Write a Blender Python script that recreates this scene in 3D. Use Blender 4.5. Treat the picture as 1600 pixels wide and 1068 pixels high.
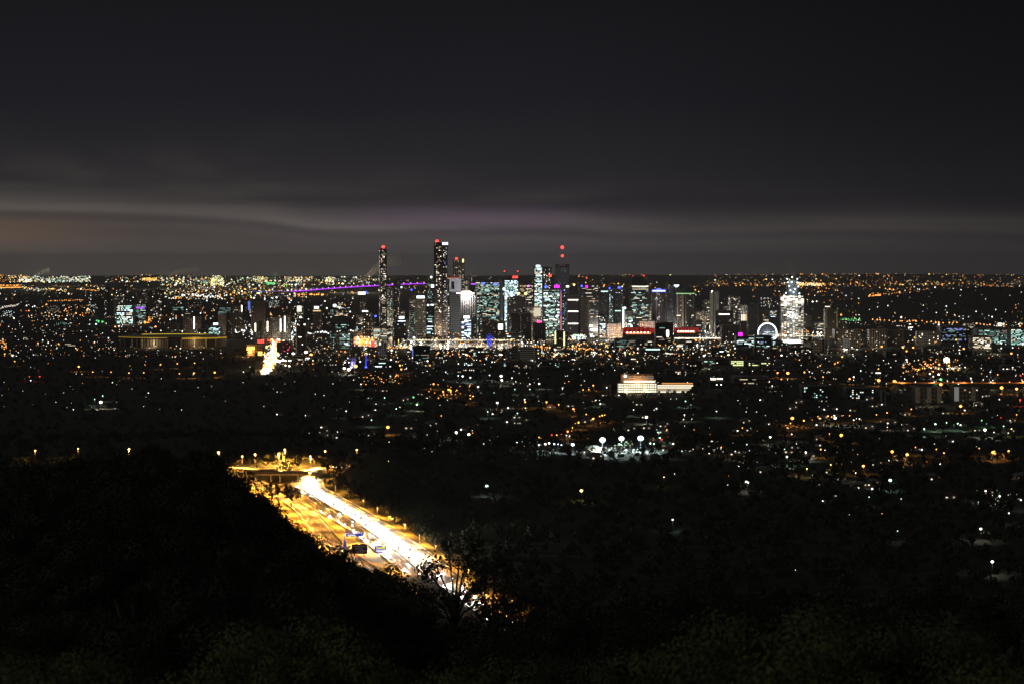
import bpy, math, random
import numpy as np
random.seed(7); rng = np.random.default_rng(7)
sc = bpy.context.scene
for _o in list(bpy.data.objects): bpy.data.objects.remove(_o, do_unlink=True)
C = sc.collection.objects
PI = math.pi

# ------------------------------------------------------------------ camera
H, F, YH = 240.0, 3111.1, 404.0          # eye height above the plain, focal length and horizon row of the 1600 px frame
KA = 1 / (2 * 7.43e6)                    # earth curvature with refraction: ground falls by KA*d^2
cam = bpy.data.cameras.new('camera'); co = bpy.data.objects.new('camera', cam); C.link(co)
co.location = (0, 0, H); co.rotation_euler = (PI / 2, 0, 0)
cam.lens = 70; cam.sensor_width = 36; cam.shift_y = -130 / 1600
cam.clip_start = 1; cam.clip_end = 120000
cam.dof.use_dof = True; cam.dof.focus_distance = 6000; cam.dof.aperture_fstop = .6
sc.camera = co

# ------------------------------------------------------------------ world: night sky lit from below by the city
world = bpy.data.worlds.new('World'); sc.world = world; world.use_nodes = True
def build_world():
    nt = world.node_tree; nt.nodes.clear(); N = nt.nodes; L = nt.links
    def val(x, sock):
        if isinstance(x, (int, float)): sock.default_value = x
        else: L.new(x, sock)
    def m(op, a, b=0.0, c=0.0, clamp=False):
        n = N.new('ShaderNodeMath'); n.operation = op; n.use_clamp = clamp
        val(a, n.inputs[0]); val(b, n.inputs[1])
        if len(n.inputs) > 2: val(c, n.inputs[2])
        return n.outputs[0]
    tc = N.new('ShaderNodeTexCoord'); sp = N.new('ShaderNodeSeparateXYZ'); L.new(tc.outputs['Generated'], sp.inputs[0])
    X, Y, Z = sp.outputs
    hor = m('SQRT', m('ADD', m('ADD', m('MULTIPLY', X, X), m('MULTIPLY', Y, Y)), 1e-6))
    az = m('ARCTAN2', X, Y)                        # azimuth from the view towards the city
    u = m('MULTIPLY', az, 3111.0)
    t = m('MULTIPLY', m('DIVIDE', Z, hor), 3111.0)  # elevation
    def noise(su, st, scale, detail=3, off=0.0):
        cmb = N.new('ShaderNodeCombineXYZ'); val(m('MULTIPLY', u, su), cmb.inputs[0]); val(m('MULTIPLY', t, st), cmb.inputs[1]); cmb.inputs[2].default_value = off
        n = N.new('ShaderNodeTexNoise'); L.new(cmb.outputs[0], n.inputs['Vector']); n.inputs['Scale'].default_value = scale; n.inputs['Detail'].default_value = detail
        n.inputs['Roughness'].default_value = .45
        return n.outputs[0]
    wob = noise(.0016, .004, 1.0, 2, 3.1)
    ramp = N.new('ShaderNodeValToRGB'); r = ramp.color_ramp
    val(m('DIVIDE', m('ADD', m('ADD', t, m('MULTIPLY', m('SUBTRACT', wob, .5), 70.0)), 60.0), 560.0, clamp=True), ramp.inputs[0])
    stops = [(-60, (.070, .063, .062)), (4, (.062, .056, .058)), (50, (.041, .037, .040)), (88, (.0255, .0235, .0265)),
             (160, (.0185, .0175, .0205)), (250, (.0128, .0126, .0158)), (400, (.0088, .0088, .0110)), (500, (.0085, .0085, .0105))]
    while len(r.elements) < len(stops): r.elements.new(.5)
    for e, (tt, c) in zip(r.elements, stops): e.position = (tt + 60) / 560; e.color = (*c, 1)
    # the right of the frame is farther from the glow
    side = N.new('ShaderNodeMapRange'); side.interpolation_type = 'SMOOTHSTEP'; L.new(u, side.inputs[0])
    side.inputs[1].default_value = -100; side.inputs[2].default_value = 900; side.inputs[3].default_value = 1.0; side.inputs[4].default_value = .52
    def gauss(x, c, w):
        d = m('DIVIDE', m('SUBTRACT', x, c), w)
        return m('POWER', 2.71828, m('MULTIPLY', m('MULTIPLY', d, d), -1.0))
    # band centre drifts with azimuth
    cr = N.new('ShaderNodeFloatCurve'); cv = cr.mapping.curves[0]
    val(m('DIVIDE', m('ADD', u, 900.0), 1800.0, clamp=True), cr.inputs[1])
    pts = [(0, .80), (.167, .75), (.278, .65), (.361, .49), (.444, .52), (.528, .54), (.611, .46), (.778, .49), (1, .41)]
    while len(cv.points) < len(pts): cv.points.new(.5, .5)
    for p, q in zip(cv.points, pts): p.location = q
    cr.mapping.update()
    bc = m('MULTIPLY', cr.outputs[0], 100.0)
    n1 = noise(.0022, .05, 1.0, 3, .7); n2 = noise(.0030, .030, 1.0, 5, 5.2); n3 = noise(.0042, .0085, 1.0, 3, 2.4)
    n1b = m('MAXIMUM', m('MULTIPLY', m('SUBTRACT', n1, .22), 2.3), 0.0)
    wd = m('ADD', 8.0, m('MULTIPLY', m('GREATER_THAN', t, bc), 13.0))
    fade = N.new('ShaderNodeMapRange'); fade.interpolation_type = 'SMOOTHSTEP'; L.new(u, fade.inputs[0]); fade.inputs[1].default_value = 60; fade.inputs[2].default_value = 330; fade.inputs[3].default_value = 1.15; fade.inputs[4].default_value = .42
    b1 = m('MULTIPLY', m('MULTIPLY', gauss(t, bc, wd), fade.outputs[0]), m('ADD', .45, m('MULTIPLY', n1b, .75)))
    b3 = m('MULTIPLY', gauss(t, m('ADD', m('MULTIPLY', bc, .6), 62.0), 26.0), m('MAXIMUM', m('MULTIPLY', m('SUBTRACT', n2, .44), 2.0), 0.0))
    b2 = m('MULTIPLY', gauss(t, m('ADD', bc, -22.0), 9.0), m('MULTIPLY', n1b, .6))
    haze2 = m('MULTIPLY', gauss(t, 112.0, 58.0), m('ADD', .06, m('MAXIMUM', m('SUBTRACT', n3, .47), 0.0)))
    def rgb(c):
        n = N.new('ShaderNodeRGB'); n.outputs[0].default_value = (*c, 1); return n.outputs[0]
    def scale(colour, f):
        n = N.new('ShaderNodeVectorMath'); n.operation = 'SCALE'; L.new(colour, n.inputs[0]); val(f, n.inputs[3]); return n.outputs[0]
    def add(a, b):
        n = N.new('ShaderNodeVectorMath'); n.operation = 'ADD'; L.new(a, n.inputs[0]); L.new(b, n.inputs[1]); return n.outputs[0]
    col = scale(ramp.outputs[0], side.outputs[0])
    sd = m('POWER', side.outputs[0], 1.4)
    col = add(col, scale(rgb((.044, .038, .031)), b1))
    col = add(col, scale(rgb((.024, .019, .015)), m('MULTIPLY', b2, sd)))
    col = add(col, scale(rgb((.050, .043, .038)), m('MULTIPLY', m('MULTIPLY', b3, sd), m('MULTIPLY', fade.outputs[0], .5))))
    col = add(col, scale(rgb((.105, .088, .066)), m('MULTIPLY', haze2, gauss(u, -500.0, 330.0))))
    col = add(col, scale(rgb((.026, .009, .034)), m('MULTIPLY', gauss(u, -70.0, 190.0), gauss(t, 62.0, 17.0))))       # violet from the lit bridge
    col = add(col, scale(rgb((.050, .024, .005)), m('MULTIPLY', gauss(u, -830.0, 190.0), gauss(t, 40.0, 26.0))))      # sodium glow, far left
    col = add(col, scale(rgb((.010, .009, .013)), m('MULTIPLY', gauss(u, 0.0, 260.0), gauss(t, -5.0, 45.0))))         # glow over the towers
    col = add(col, scale(rgb((.034, .026, .017)), m('MULTIPLY', gauss(u, -620.0, 430.0), gauss(t, -10.0, 60.0))))     # warm murk over the port
    # unseen sky overhead, brightened to lift the ground and the haze
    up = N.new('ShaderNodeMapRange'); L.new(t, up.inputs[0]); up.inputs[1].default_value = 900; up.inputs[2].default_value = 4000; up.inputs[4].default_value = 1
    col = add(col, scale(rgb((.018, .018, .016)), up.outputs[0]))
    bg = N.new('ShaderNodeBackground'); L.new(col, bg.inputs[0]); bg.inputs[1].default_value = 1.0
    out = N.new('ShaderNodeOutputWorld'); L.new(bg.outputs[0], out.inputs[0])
build_world()
sun = bpy.data.lights.new('added_fill_sun', 'SUN'); so = bpy.data.objects.new('added_fill_sun', sun); C.link(so)
sun.energy = .17; sun.angle = math.radians(.5); sun.color = (1, .97, .88)
so.rotation_euler = (math.radians(56), 0, math.radians(-62))      # faint sun added from behind left to light facades and model the crowns
sc.view_settings.view_transform = 'Standard'; sc.view_settings.look = 'None'; sc.view_settings.exposure = 0; sc.view_settings.gamma = 1
cy = sc.cycles
cy.use_denoising = True; cy.max_bounces = 5; cy.diffuse_bounces = 2; cy.glossy_bounces = 2; cy.transmission_bounces = 2; cy.volume_bounces = 0
cy.sample_clamp_indirect = 1.0; cy.sample_clamp_direct = 0; cy.use_light_tree = True; cy.caustics_reflective = False; cy.caustics_refractive = False
cy.light_sampling_threshold = .001

# ------------------------------------------------------------------ helpers
def PX(px, d): return (px - 800) / F * d
def PZ(py, d): return H - (py - YH) / F * d
def gz(d): return -KA * d * d
def dist(py, z=0.0):
    s = (py - YH) / F; q = s * s - 4 * KA * (H - z)
    return (s - math.sqrt(max(q, 0))) / (2 * KA)
def PG(px, py, z=0.0):
    d = dist(py, z); return (PX(px, d), d)

_m = {}
def nodemat(name):
    m = bpy.data.materials.new(name); m.use_nodes = True; nt = m.node_tree; nt.nodes.clear()
    b = nt.nodes.new('ShaderNodeBsdfPrincipled'); o = nt.nodes.new('ShaderNodeOutputMaterial'); nt.links.new(b.outputs[0], o.inputs[0])
    return m, nt, b
def plain(name, c, rough=.8, metal=0, scale=.3, var=.35):
    """procedural: base colour mottled by noise"""
    if name in _m: return _m[name]
    m, nt, b = nodemat(name)
    tc = nt.nodes.new('ShaderNodeTexCoord'); n = nt.nodes.new('ShaderNodeTexNoise'); n.inputs['Scale'].default_value = scale; n.inputs['Detail'].default_value = 4
    nt.links.new(tc.outputs['Object'], n.inputs['Vector'])
    r = nt.nodes.new('ShaderNodeValToRGB'); r.color_ramp.elements[0].position = .3; r.color_ramp.elements[1].position = .7
    r.color_ramp.elements[0].color = (*[x * (1 - var) for x in c], 1); r.color_ramp.elements[1].color = (*[min(1, x * (1 + var)) for x in c], 1)
    nt.links.new(n.outputs[0], r.inputs[0]); nt.links.new(r.outputs[0], b.inputs['Base Color'])
    b.inputs['Roughness'].default_value = rough; b.inputs['Metallic'].default_value = metal
    _m[name] = m; return m
def glow(name, c, s, sample=False):
    if name in _m: return _m[name]
    m, nt, b = nodemat(name)
    b.inputs['Base Color'].default_value = (*[x * .5 for x in c], 1); b.inputs['Emission Color'].default_value = (*c, 1); b.inputs['Emission Strength'].default_value = s
    b.inputs['Roughness'].default_value = .4
    m.cycles.emission_sampling = 'AUTO' if sample else 'NONE'
    _m[name] = m; return m
COL = {'o': (1, .38, .07), 'w': (1, .93, .78), 'c': (.78, .95, 1), 'g': (.62, 1, .72), 'r': (1, .04, .03), 'b': (.06, .1, 1), 'm': (1, .02, .85), 'y': (1, .80, .22), 'p': (.45, .08, 1), 'G': (.2, 1, .3)}
STR = {'o': 4.2, 'w': 4, 'c': 4, 'g': 2.6, 'r': 5, 'b': 4, 'm': 3, 'y': 4, 'p': 1.6, 'G': 2}
def lampmat(c): return glow('lamp_glow_' + c, COL[c], STR[c])
WIN = {'a': ((1, .83, .55), .55), 'b': ((1, .88, .66), 1.3), 'c': ((1, .95, .82), 3.2), 'd': ((.55, 1, .82), .5), 'e': ((.62, 1, .88), 1.3), 'f': ((1, .7, .35), .8),
       'g': ((.70, .88, 1), 2.6), 'h': ((1, .9, .7), .22), 'i': ((.5, .85, .8), .22), 'j': ((.35, .4, 1), .9), 'k': ((.95, 1, .45), 1.3), 'l': ((1, .92, .74), 6)}
def winmat(k): return glow('window_glow_' + k, WIN[k][0], WIN[k][1]*1.25)
def facade(kind, tone, glass=(.02, .022, .026)):
    key = f'facade_{kind}_' + '_'.join(f'{int(x*100)}' for x in tone)
    if key in _m: return _m[key]
    m, nt, b = nodemat(key); L = nt.links
    tc = nt.nodes.new('ShaderNodeTexCoord'); sp = nt.nodes.new('ShaderNodeSeparateXYZ'); L.new(tc.outputs['Object'], sp.inputs[0])
    ad = nt.nodes.new('ShaderNodeMath'); L.new(sp.outputs[0], ad.inputs[0]); L.new(sp.outputs[1], ad.inputs[1])
    cb = nt.nodes.new('ShaderNodeCombineXYZ'); L.new(ad.outputs[0], cb.inputs[0]); L.new(sp.outputs[2], cb.inputs[1])
    br = nt.nodes.new('ShaderNodeTexBrick'); br.offset = 0; L.new(cb.outputs[0], br.inputs['Vector'])
    w, h, mo = {'grid': (6, 7, 1.9), 'strip': (60, 7, 2.6), 'rib': (7, 300, 2.6), 'glass': (9, 7.5, .5), 'louvre': (80, 5, 1.9)}[kind]
    br.inputs['Scale'].default_value = 1; br.inputs['Brick Width'].default_value = w; br.inputs['Row Height'].default_value = h
    br.inputs['Mortar Size'].default_value = mo * .5; br.inputs['Mortar Smooth'].default_value = 0
    g2 = [x * 2.2 for x in glass]
    br.inputs['Color1'].default_value = (*glass, 1); br.inputs['Color2'].default_value = (*g2, 1); br.inputs['Mortar'].default_value = (*tone, 1)
    n = nt.nodes.new('ShaderNodeTexNoise'); n.inputs['Scale'].default_value = .08; L.new(tc.outputs['Object'], n.inputs['Vector'])
    mx = nt.nodes.new('ShaderNodeMix'); mx.data_type = 'RGBA'; mx.blend_type = 'MULTIPLY'; mx.inputs[0].default_value = .5
    L.new(br.outputs[0], mx.inputs[6]); L.new(n.outputs[0], mx.inputs[7]); L.new(mx.outputs[2], b.inputs['Base Color'])
    b.inputs['Roughness'].default_value = .55
    _m[key] = m; return m

class MB:
    def __init__(s): s.v = []; s.f = []; s.mi = []; s.k = 0
    def poly(s, vs, fs):
        o = len(s.v); s.v += vs; s.f += [tuple(i + o for i in f) for f in fs]; s.mi += [s.k] * len(fs); return s
    def box(s, cx, cy_, z0, w, d, h, rz=0):
        c, q = math.cos(rz), math.sin(rz); P = []
        for z in (z0, z0 + h):
            for a, b in ((-w/2, -d/2), (w/2, -d/2), (w/2, d/2), (-w/2, d/2)): P.append((cx + a*c - b*q, cy_ + a*q + b*c, z))
        return s.poly(P, [(3,2,1,0), (4,5,6,7), (0,1,5,4), (1,2,6,5), (2,3,7,6), (3,0,4,7)])
    def prism(s, pts, z0, z1, top=1.0):
        n = len(pts); cx = sum(p[0] for p in pts)/n; cy_ = sum(p[1] for p in pts)/n
        P = [(x, y, z0) for x, y in pts] + [(cx+(x-cx)*top, cy_+(y-cy_)*top, z1) for x, y in pts]
        return s.poly(P, [tuple(range(n-1, -1, -1)), tuple(range(n, 2*n))] + [(i, (i+1) % n, n+(i+1) % n, n+i) for i in range(n)])
    def cyl(s, cx, cy_, z0, z1, r0, r1=None, n=12):
        r1 = r0 if r1 is None else r1
        P = [(cx+r0*math.cos(2*PI*i/n), cy_+r0*math.sin(2*PI*i/n), z0) for i in range(n)] + [(cx+r1*math.cos(2*PI*i/n), cy_+r1*math.sin(2*PI*i/n), z1) for i in range(n)]
        return s.poly(P, [tuple(range(n-1, -1, -1)), tuple(range(n, 2*n))] + [(i, (i+1) % n, n+(i+1) % n, n+i) for i in range(n)])
    def bar(s, a, b, r0, r1=None, n=5):
        r1 = r0 if r1 is None else r1
        a = np.array(a, float); b = np.array(b, float); t = b-a; t /= np.linalg.norm(t)
        x = np.cross(t, (0, 0, 1) if abs(t[2]) < .9 else (1, 0, 0)); x /= np.linalg.norm(x); y = np.cross(t, x); P = []
        for c, r in ((a, r0), (b, r1)):
            for i in range(n): P.append(tuple(c + r*(math.cos(2*PI*i/n)*x + math.sin(2*PI*i/n)*y)))
        return s.poly(P, [tuple(range(n)), tuple(range(2*n-1, n-1, -1))] + [(i, n+i, n+(i+1) % n, (i+1) % n) for i in range(n)])
    def ball(s, c, r, n=8, k=5, sz=1.0):
        P = []; Fc = []
        for j in range(k+1):
            th = PI*j/k
            for i in range(n): P.append((c[0]+r*math.sin(th)*math.cos(2*PI*i/n), c[1]+r*math.sin(th)*math.sin(2*PI*i/n), c[2]+r*sz*math.cos(th)))
        for j in range(k):
            for i in range(n): Fc.append((j*n+i, (j+1)*n+i, (j+1)*n+(i+1) % n, j*n+(i+1) % n))
        return s.poly(P, Fc)
    def ribbon(s, left, right, zl=0.0):
        P = []; n = len(left)
        for (a, b), (c, d) in zip(left, right): P += [(a, b, zl), (c, d, zl)]
        return s.poly(P, [(2*i, 2*i+1, 2*i+3, 2*i+2) for i in range(n-1)])
    def mesh(s, name, *mats):
        me = bpy.data.meshes.new(name); me.from_pydata([tuple(map(float, p)) for p in s.v], [], s.f)
        for m in mats: me.materials.append(m)
        if len(mats) > 1: me.polygons.foreach_set('material_index', s.mi)
        me.update(); return me
def npmesh(name, V, Fq, mats, mi=None):
    me = bpy.data.meshes.new(name); V = np.asarray(V, np.float32); Fq = np.asarray(Fq, np.int32); k = Fq.shape[1]
    me.vertices.add(len(V)); me.vertices.foreach_set('co', V.ravel()); me.loops.add(Fq.size); me.loops.foreach_set('vertex_index', Fq.ravel())
    me.polygons.add(len(Fq)); me.polygons.foreach_set('loop_start', np.arange(0, Fq.size, k, dtype=np.int32)); me.polygons.foreach_set('loop_total', np.full(len(Fq), k, np.int32))
    for m in mats: me.materials.append(m)
    if mi is not None: me.polygons.foreach_set('material_index', np.asarray(mi, np.int32))
    me.update(calc_edges=True); me.validate(); return me
def ob(name, data, parent=None, loc=(0, 0, 0), rz=0.0):
    o = bpy.data.objects.new(name, data); C.link(o)
    if parent is not None: o.parent = parent
    o.location = loc
    if rz: o.rotation_euler = (0, 0, rz)
    return o
def part(name, mb, mat, parent, loc=(0, 0, 0), rz=0.0): return ob(name, mb.mesh(name, *(mat if isinstance(mat, (list, tuple)) else [mat])), parent, loc, rz)
def tag(o, label, cat, group=None, kind=None):
    if label: o['label'] = label
    if cat: o['category'] = cat
    if group: o['group'] = group
    if kind: o['kind'] = kind
    return o
def thing(name, label, cat, loc=(0, 0, 0), rz=0.0, group=None): return tag(ob(name, None, None, loc, rz), label, cat, group)
def dup(root, loc, rz=0.0, scale=None, label=None, group=None):
    r = root.copy(); C.link(r); r.location = loc; r.rotation_euler = (0, 0, rz)
    if scale: r.scale = scale if isinstance(scale, tuple) else (scale,)*3
    if label: r['label'] = label
    if group: r['group'] = group
    for ch in list(root.children):
        c = ch.copy(); C.link(c); c.parent = r
        for g in list(ch.children):
            k = g.copy(); C.link(k); k.parent = c
    return r
def point(loc, col, power, parent=None, r=.5, name='lamp_light'):
    l = bpy.data.lights.new(name, 'POINT'); l.energy = power; l.color = col; l.shadow_soft_size = r
    o = bpy.data.objects.new(name, l); C.link(o); o.location = loc
    if parent is not None: o.parent = parent
    return o

def downlight(loc, col, power, parent=None, r=.5):
    l = bpy.data.lights.new('lamp_light', 'SPOT'); l.energy = power*2.6; l.color = col; l.shadow_soft_size = r; l.spot_size = math.radians(156); l.spot_blend = .25
    o = bpy.data.objects.new('lamp_light', l); C.link(o); o.location = loc
    if parent is not None: o.parent = parent
    return o

M_conc = plain('concrete', (.30, .28, .25)); M_dark = plain('dark_metal', (.05, .05, .055), .5); M_steel = plain('galvanised_steel', (.35, .35, .35), .5)
M_white = plain('white_paint', (.75, .74, .7)); M_roof = plain('roof_sheet', (.10, .09, .085)); M_leaf = plain('eucalyptus_leaves', (.032, .040, .015), .7, 0, .15, .5)
M_leaf2 = plain('dark_leaves', (.024, .032, .013), .7, 0, .12, .5); M_soft = plain('soft_leaves', (.12, .15, .04), .7, 0, .3, .4); M_wood = plain('woodland_leaves', (.036, .045, .02), .8, 0, .02, .6); M_bark = plain('bark', (.07, .06, .045)); M_asph = plain('asphalt', (.13, .12, .11), .7, 0, .08, .25)
M_grass = plain('ground_cover', (.022, .024, .012), .9, 0, .012, .5)

# ------------------------------------------------------------------ road geometry (image tracks laid on the plain)
def track(pts, z=0.0, step=12.0):
    g = [np.array(PG(a, b, z)) for a, b in pts]; out = []
    n = len(g)
    for i in range(n-1):                                   # Catmull-Rom
        p0 = g[max(i-1, 0)]; p1 = g[i]; p2 = g[i+1]; p3 = g[min(i+2, n-1)]
        k = max(2, int(np.linalg.norm(p2-p1)/step))
        for j in range(k):
            t = j/k; out.append(.5*((2*p1)+(p2-p0)*t+(2*p0-5*p1+4*p2-p3)*t*t+(3*p1-p0-3*p2+p3)*t**3))
    out.append(g[-1]); return np.array(out)
def offset(tr, o):
    t = np.gradient(tr, axis=0); t /= np.linalg.norm(t, axis=1)[:, None]
    return tr + np.stack([t[:, 1], -t[:, 0]], 1)*o        # positive = right of travel
MAIN = track([(540, 726), (515, 732), (487, 742), (477, 752), (480, 764), (505, 780), (542, 802), (575, 823), (607, 846), (636, 868), (668, 895), (700, 920), (732, 945), (770, 972), (830, 1010)])
LEFT = track([(395, 752), (425, 766), (455, 782), (478, 800), (497, 822), (512, 842), (532, 862), (565, 885), (610, 912), (660, 950), (720, 990)])
RAMP = track([(440, 771), (470, 782), (505, 799), (535, 816), (560, 832), (583, 849), (605, 866), (640, 893)])
UPPER = track([(-60, 729), (60, 727), (160, 722), (232, 719), (300, 724), (350, 729), (420, 734), (470, 735), (520, 729)], 8)
UNDER = track([(330, 752), (380, 752), (430, 748), (470, 744)], 0)
STREET = track([(413, 588), (416, 570), (420, 556), (427, 543), (432, 533), (436, 526)])
ALLROAD = np.concatenate([MAIN, LEFT, RAMP, UNDER])

# ------------------------------------------------------------------ terrain
SIL = np.array([(-400, 730, 800), (0, 728, 760), (100, 732, 760), (170, 724, 740), (230, 713, 700), (330, 720, 700), (352, 731, 690), (374, 757, 690), (410, 770, 680), (442, 800, 660), (470, 838, 640), (500, 864, 610), (540, 870, 590),
                (590, 882, 570), (620, 892, 545), (645, 925, 520), (680, 960, 500), (720, 990, 480), (780, 995, 460), (850, 950, 480), (1000, 930, 520), (1300, 935, 560), (1600, 925, 580), (2000, 920, 600)], float)
def sil(px): return np.interp(px, SIL[:, 0], SIL[:, 1]), np.interp(px, SIL[:, 0], SIL[:, 2])
def smooth(a, b, x): t = np.clip((x-a)/(b-a), 0, 1); return t*t*(3-2*t)
HILLS = [(585, 2120, 30, 75, 150), (760, 2300, 16, 200, 200), (330, 2500, 12, 200, 120), (1500, 9600, 72, 700, 700), (1750, 9900, 80, 900, 800), (1320, 11500, 35, 900, 600),
         (240, 33000, 38, 1100, 2000), (640, 34000, 30, 900, 2000), (1300, 31000, 55, 1000, 2000), (1010, 33000, 35, 700, 2000), (1100, 26000, 45, 2500, 2500), (1500, 27000, 70, 3000, 2500), (900, 30000, 50, 2500, 2500), (60, 4600, 10, 500, 300), (640, 4000, 8, 300, 250), (1000, 3300, 5, 250, 150)]
def terrain(x, y):
    x = np.asarray(x, float); y = np.maximum(np.asarray(y, float), 1.0)
    d = y; px = 800 + F*x/d; s, R = sil(np.clip(px, -400, 2000))
    zr = H - (s-YH)/F*R - 13
    tt = np.clip(d/R, 0, 1)
    near = 237.5 - 26*(1-np.exp(-d/28)) + (zr - 211.5)*tt
    far = np.zeros_like(d)
    for hx, hd, a, wx, wy in HILLS:
        far = far + a*np.exp(-((x-PX(hx, hd))/wx)**2 - ((y-hd)/wy)**2)
    rd = np.full(d.shape, 1e9)
    for p in ALLROAD[::2]: rd = np.minimum(rd, (x-p[0])**2+(y-p[1])**2)
    rd = np.sqrt(rd); road = smooth(22, 75, rd)
    up = np.full(d.shape, 1e9)
    for p in UPPER[::2]: up = np.minimum(up, (x-p[0])**2+(y-p[1])**2)
    up = np.sqrt(up); pxr = 800+F*x/d
    far = far*road
    far = np.maximum(far*smooth(8, 40, up), 7.4*(1-smooth(10, 34, up))*smooth(15, 45, rd))
    k = smooth(0, 1, (d-R)/720)
    return (near*(1-k) + far*k)*1.0 + gz(d)
def build_ground():
    az = np.concatenate([np.linspace(-.62, -.29, 14), np.linspace(-.28, .28, 230), np.linspace(.29, .62, 14)])
    dd = np.concatenate([np.geomspace(3, 1000, 110), np.linspace(1010, 2700, 170), np.geomspace(2720, 40500, 150)])
    A, D = np.meshgrid(az, dd); X = A*D; Z = terrain(X.ravel(), D.ravel())
    V = np.stack([X.ravel(), D.ravel(), Z], 1); na, nd = len(az), len(dd)
    i = np.arange((nd-1)*(na-1)); r, c = i//(na-1), i % (na-1); a = r*na+c
    me = npmesh('ground', V, np.stack([a, a+1, a+na+1, a+na], 1), [M_grass]); me.polygons.foreach_set('use_smooth', [True]*len(me.polygons))
    o = ob('ground', me); o['kind'] = 'structure'
build_ground()
lookout = MB().poly([(-60, -60, 237.8), (60, -60, 237.8), (60, 3.2, 237.4), (-60, 3.2, 237.4)], [(0, 1, 2, 3)]); o = part('hilltop', lookout, M_grass, None); o['kind'] = 'structure'

# river between the parkland and the towers
rv = [PG(a, b) for a, b in ((560, 541), (640, 545), (760, 547), (840, 541), (845, 533), (760, 531), (640, 530), (560, 533))]
m_w, nt, b = nodemat('river_water'); b.inputs['Base Color'].default_value = (.01, .012, .015, 1); b.inputs['Roughness'].default_value = .12
n = nt.nodes.new('ShaderNodeTexNoise'); n.inputs['Scale'].default_value = .25; bp = nt.nodes.new('ShaderNodeBump'); bp.inputs['Strength'].default_value = .4
tc = nt.nodes.new('ShaderNodeTexCoord'); nt.links.new(tc.outputs['Object'], n.inputs['Vector']); nt.links.new(n.outputs[0], bp.inputs['Height']); nt.links.new(bp.outputs[0], b.inputs['Normal'])
o = part('river', MB().poly([(x, y, gz(y)+1.2) for x, y in rv], [tuple(range(8))]), m_w, None); o['kind'] = 'structure'

# ------------------------------------------------------------------ roads
def road(name, tr, lo, hi, z=.12, lines=(), zf=None):
    L_, R_ = offset(tr, lo), offset(tr, hi); mb = MB()
    zz = lambda p, e=0.0: (zf if zf is not None else gz(p[1])) + z + e
    def strip(a, b, e):
        P = []
        for p, q in zip(a, b): P += [(p[0], p[1], zz(p, e)), (q[0], q[1], zz(q, e))]
        mb.poly(P, [(2*i, 2*i+1, 2*i+3, 2*i+2) for i in range(len(a)-1)])
    strip(L_, R_, 0); mb.k = 1
    for o_, w, dash in lines:
        a, b = offset(tr, o_-w/2), offset(tr, o_+w/2)
        if not dash: strip(a, b, .05)
        else:
            for i in range(0, len(tr)-1, 2): strip(a[i:i+2], b[i:i+2], .05)
    mb.k = 0
    for side, e in ((L_, -.25), (R_, .25)):              # kerb
        q = offset(tr, (lo if e < 0 else hi)+e)
        P = []
        for p, s in zip(side, q): P += [(p[0], p[1], zz(p, .14)), (s[0], s[1], zz(s, .14)), (s[0], s[1], zz(s, -.2))]
        mb.poly(P, [(3*i, 3*i+1, 3*i+4, 3*i+3) for i in range(len(tr)-1)] + [(3*i+1, 3*i+2, 3*i+5, 3*i+4) for i in range(len(tr)-1)])
    o = part(name, mb, [M_asph, M_white], None); o['kind'] = 'structure'; return o
road('freeway', MAIN, -19, 15, .30, [(-18.6, .35, 0), (-13.4, .35, 0), (-9.6, .2, 1), (-5.8, .2, 1), (-2, .2, 1), (2.2, .35, 0), (6.2, .35, 0), (9.8, .2, 1), (13.8, .35, 0)])
road('slip_road', LEFT, -9, 9, .16, [(-8, .35, 0), (-2.6, .2, 1), (2.6, .2, 1), (8, .35, 0)])
road('ramp', RAMP, -5.5, 5.5, .22, [(-4.8, .35, 0), (0, .2, 1), (4.8, .35, 0)])
road('upper_road', UPPER, -8, 8, .35, [(-7, .35, 0), (0, .3, 1), (7, .35, 0)], zf=7.6)
road('underpass_road', UNDER, -6, 6, .2, [(-5, .3, 0), (5, .3, 0)])
road('city_street', STREET, -13, 13, .2, [(-12, .3, 0), (0, .4, 0), (12, .3, 0)])
M_verge = plain('mown_verge', (.20, .17, .055), .9, 0, .05, .35)
def verge(name, tr, lo, hi, z=.08):
    a, b = offset(tr, lo), offset(tr, hi); P = []
    for p, q in zip(a, b): P += [(p[0], p[1], gz(p[1])+z), (q[0], q[1], float(max(gz(q[1])+z, terrain(q[0], q[1])+.1)))]
    o = part(name, MB().poly(P, [(2*i, 2*i+1, 2*i+3, 2*i+2) for i in range(len(a)-1)]), M_verge, None); o['kind'] = 'structure'
verge('grass_verge', LEFT, 9.9, 24); verge('grass_verge', MAIN[6:], -31, -19.7); verge('grass_median', LEFT[3:-14], -24, -9.9, .06)
uv = MB(); a_, b_ = offset(UPPER, 8.4), offset(UPPER, 26); P = []
for p, q in zip(a_, b_): P += [(p[0], p[1], 7.7), (q[0], q[1], float(terrain(q[0], q[1]))+.25)]
a2, b2 = offset(UPPER, -26), offset(UPPER, -8.4); P2 = []
for p, q in zip(a2, b2): P2 += [(p[0], p[1], float(terrain(p[0], p[1]))+.25), (q[0], q[1], 7.7)]
k_ = [(2*i, 2*i+1, 2*i+3, 2*i+2) for i in range(len(a_)-1)]; uv.poly(P, k_).poly(P2, k_); o = part('upper_verge', uv, M_verge, None); o['kind'] = 'structure'
sf = MB(); ell = [(PX(970, 2620)+40*math.cos(t*PI/12), 2620+34*math.sin(t*PI/12)) for t in range(24)]
sf.poly([(x, y, gz(y)+.15) for x, y in ell], [tuple(range(24))]); o = part('sports_field', sf, plain('sports_turf', (.14, .20, .09), .9, 0, .05, .2), None); o['kind'] = 'structure'
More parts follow.
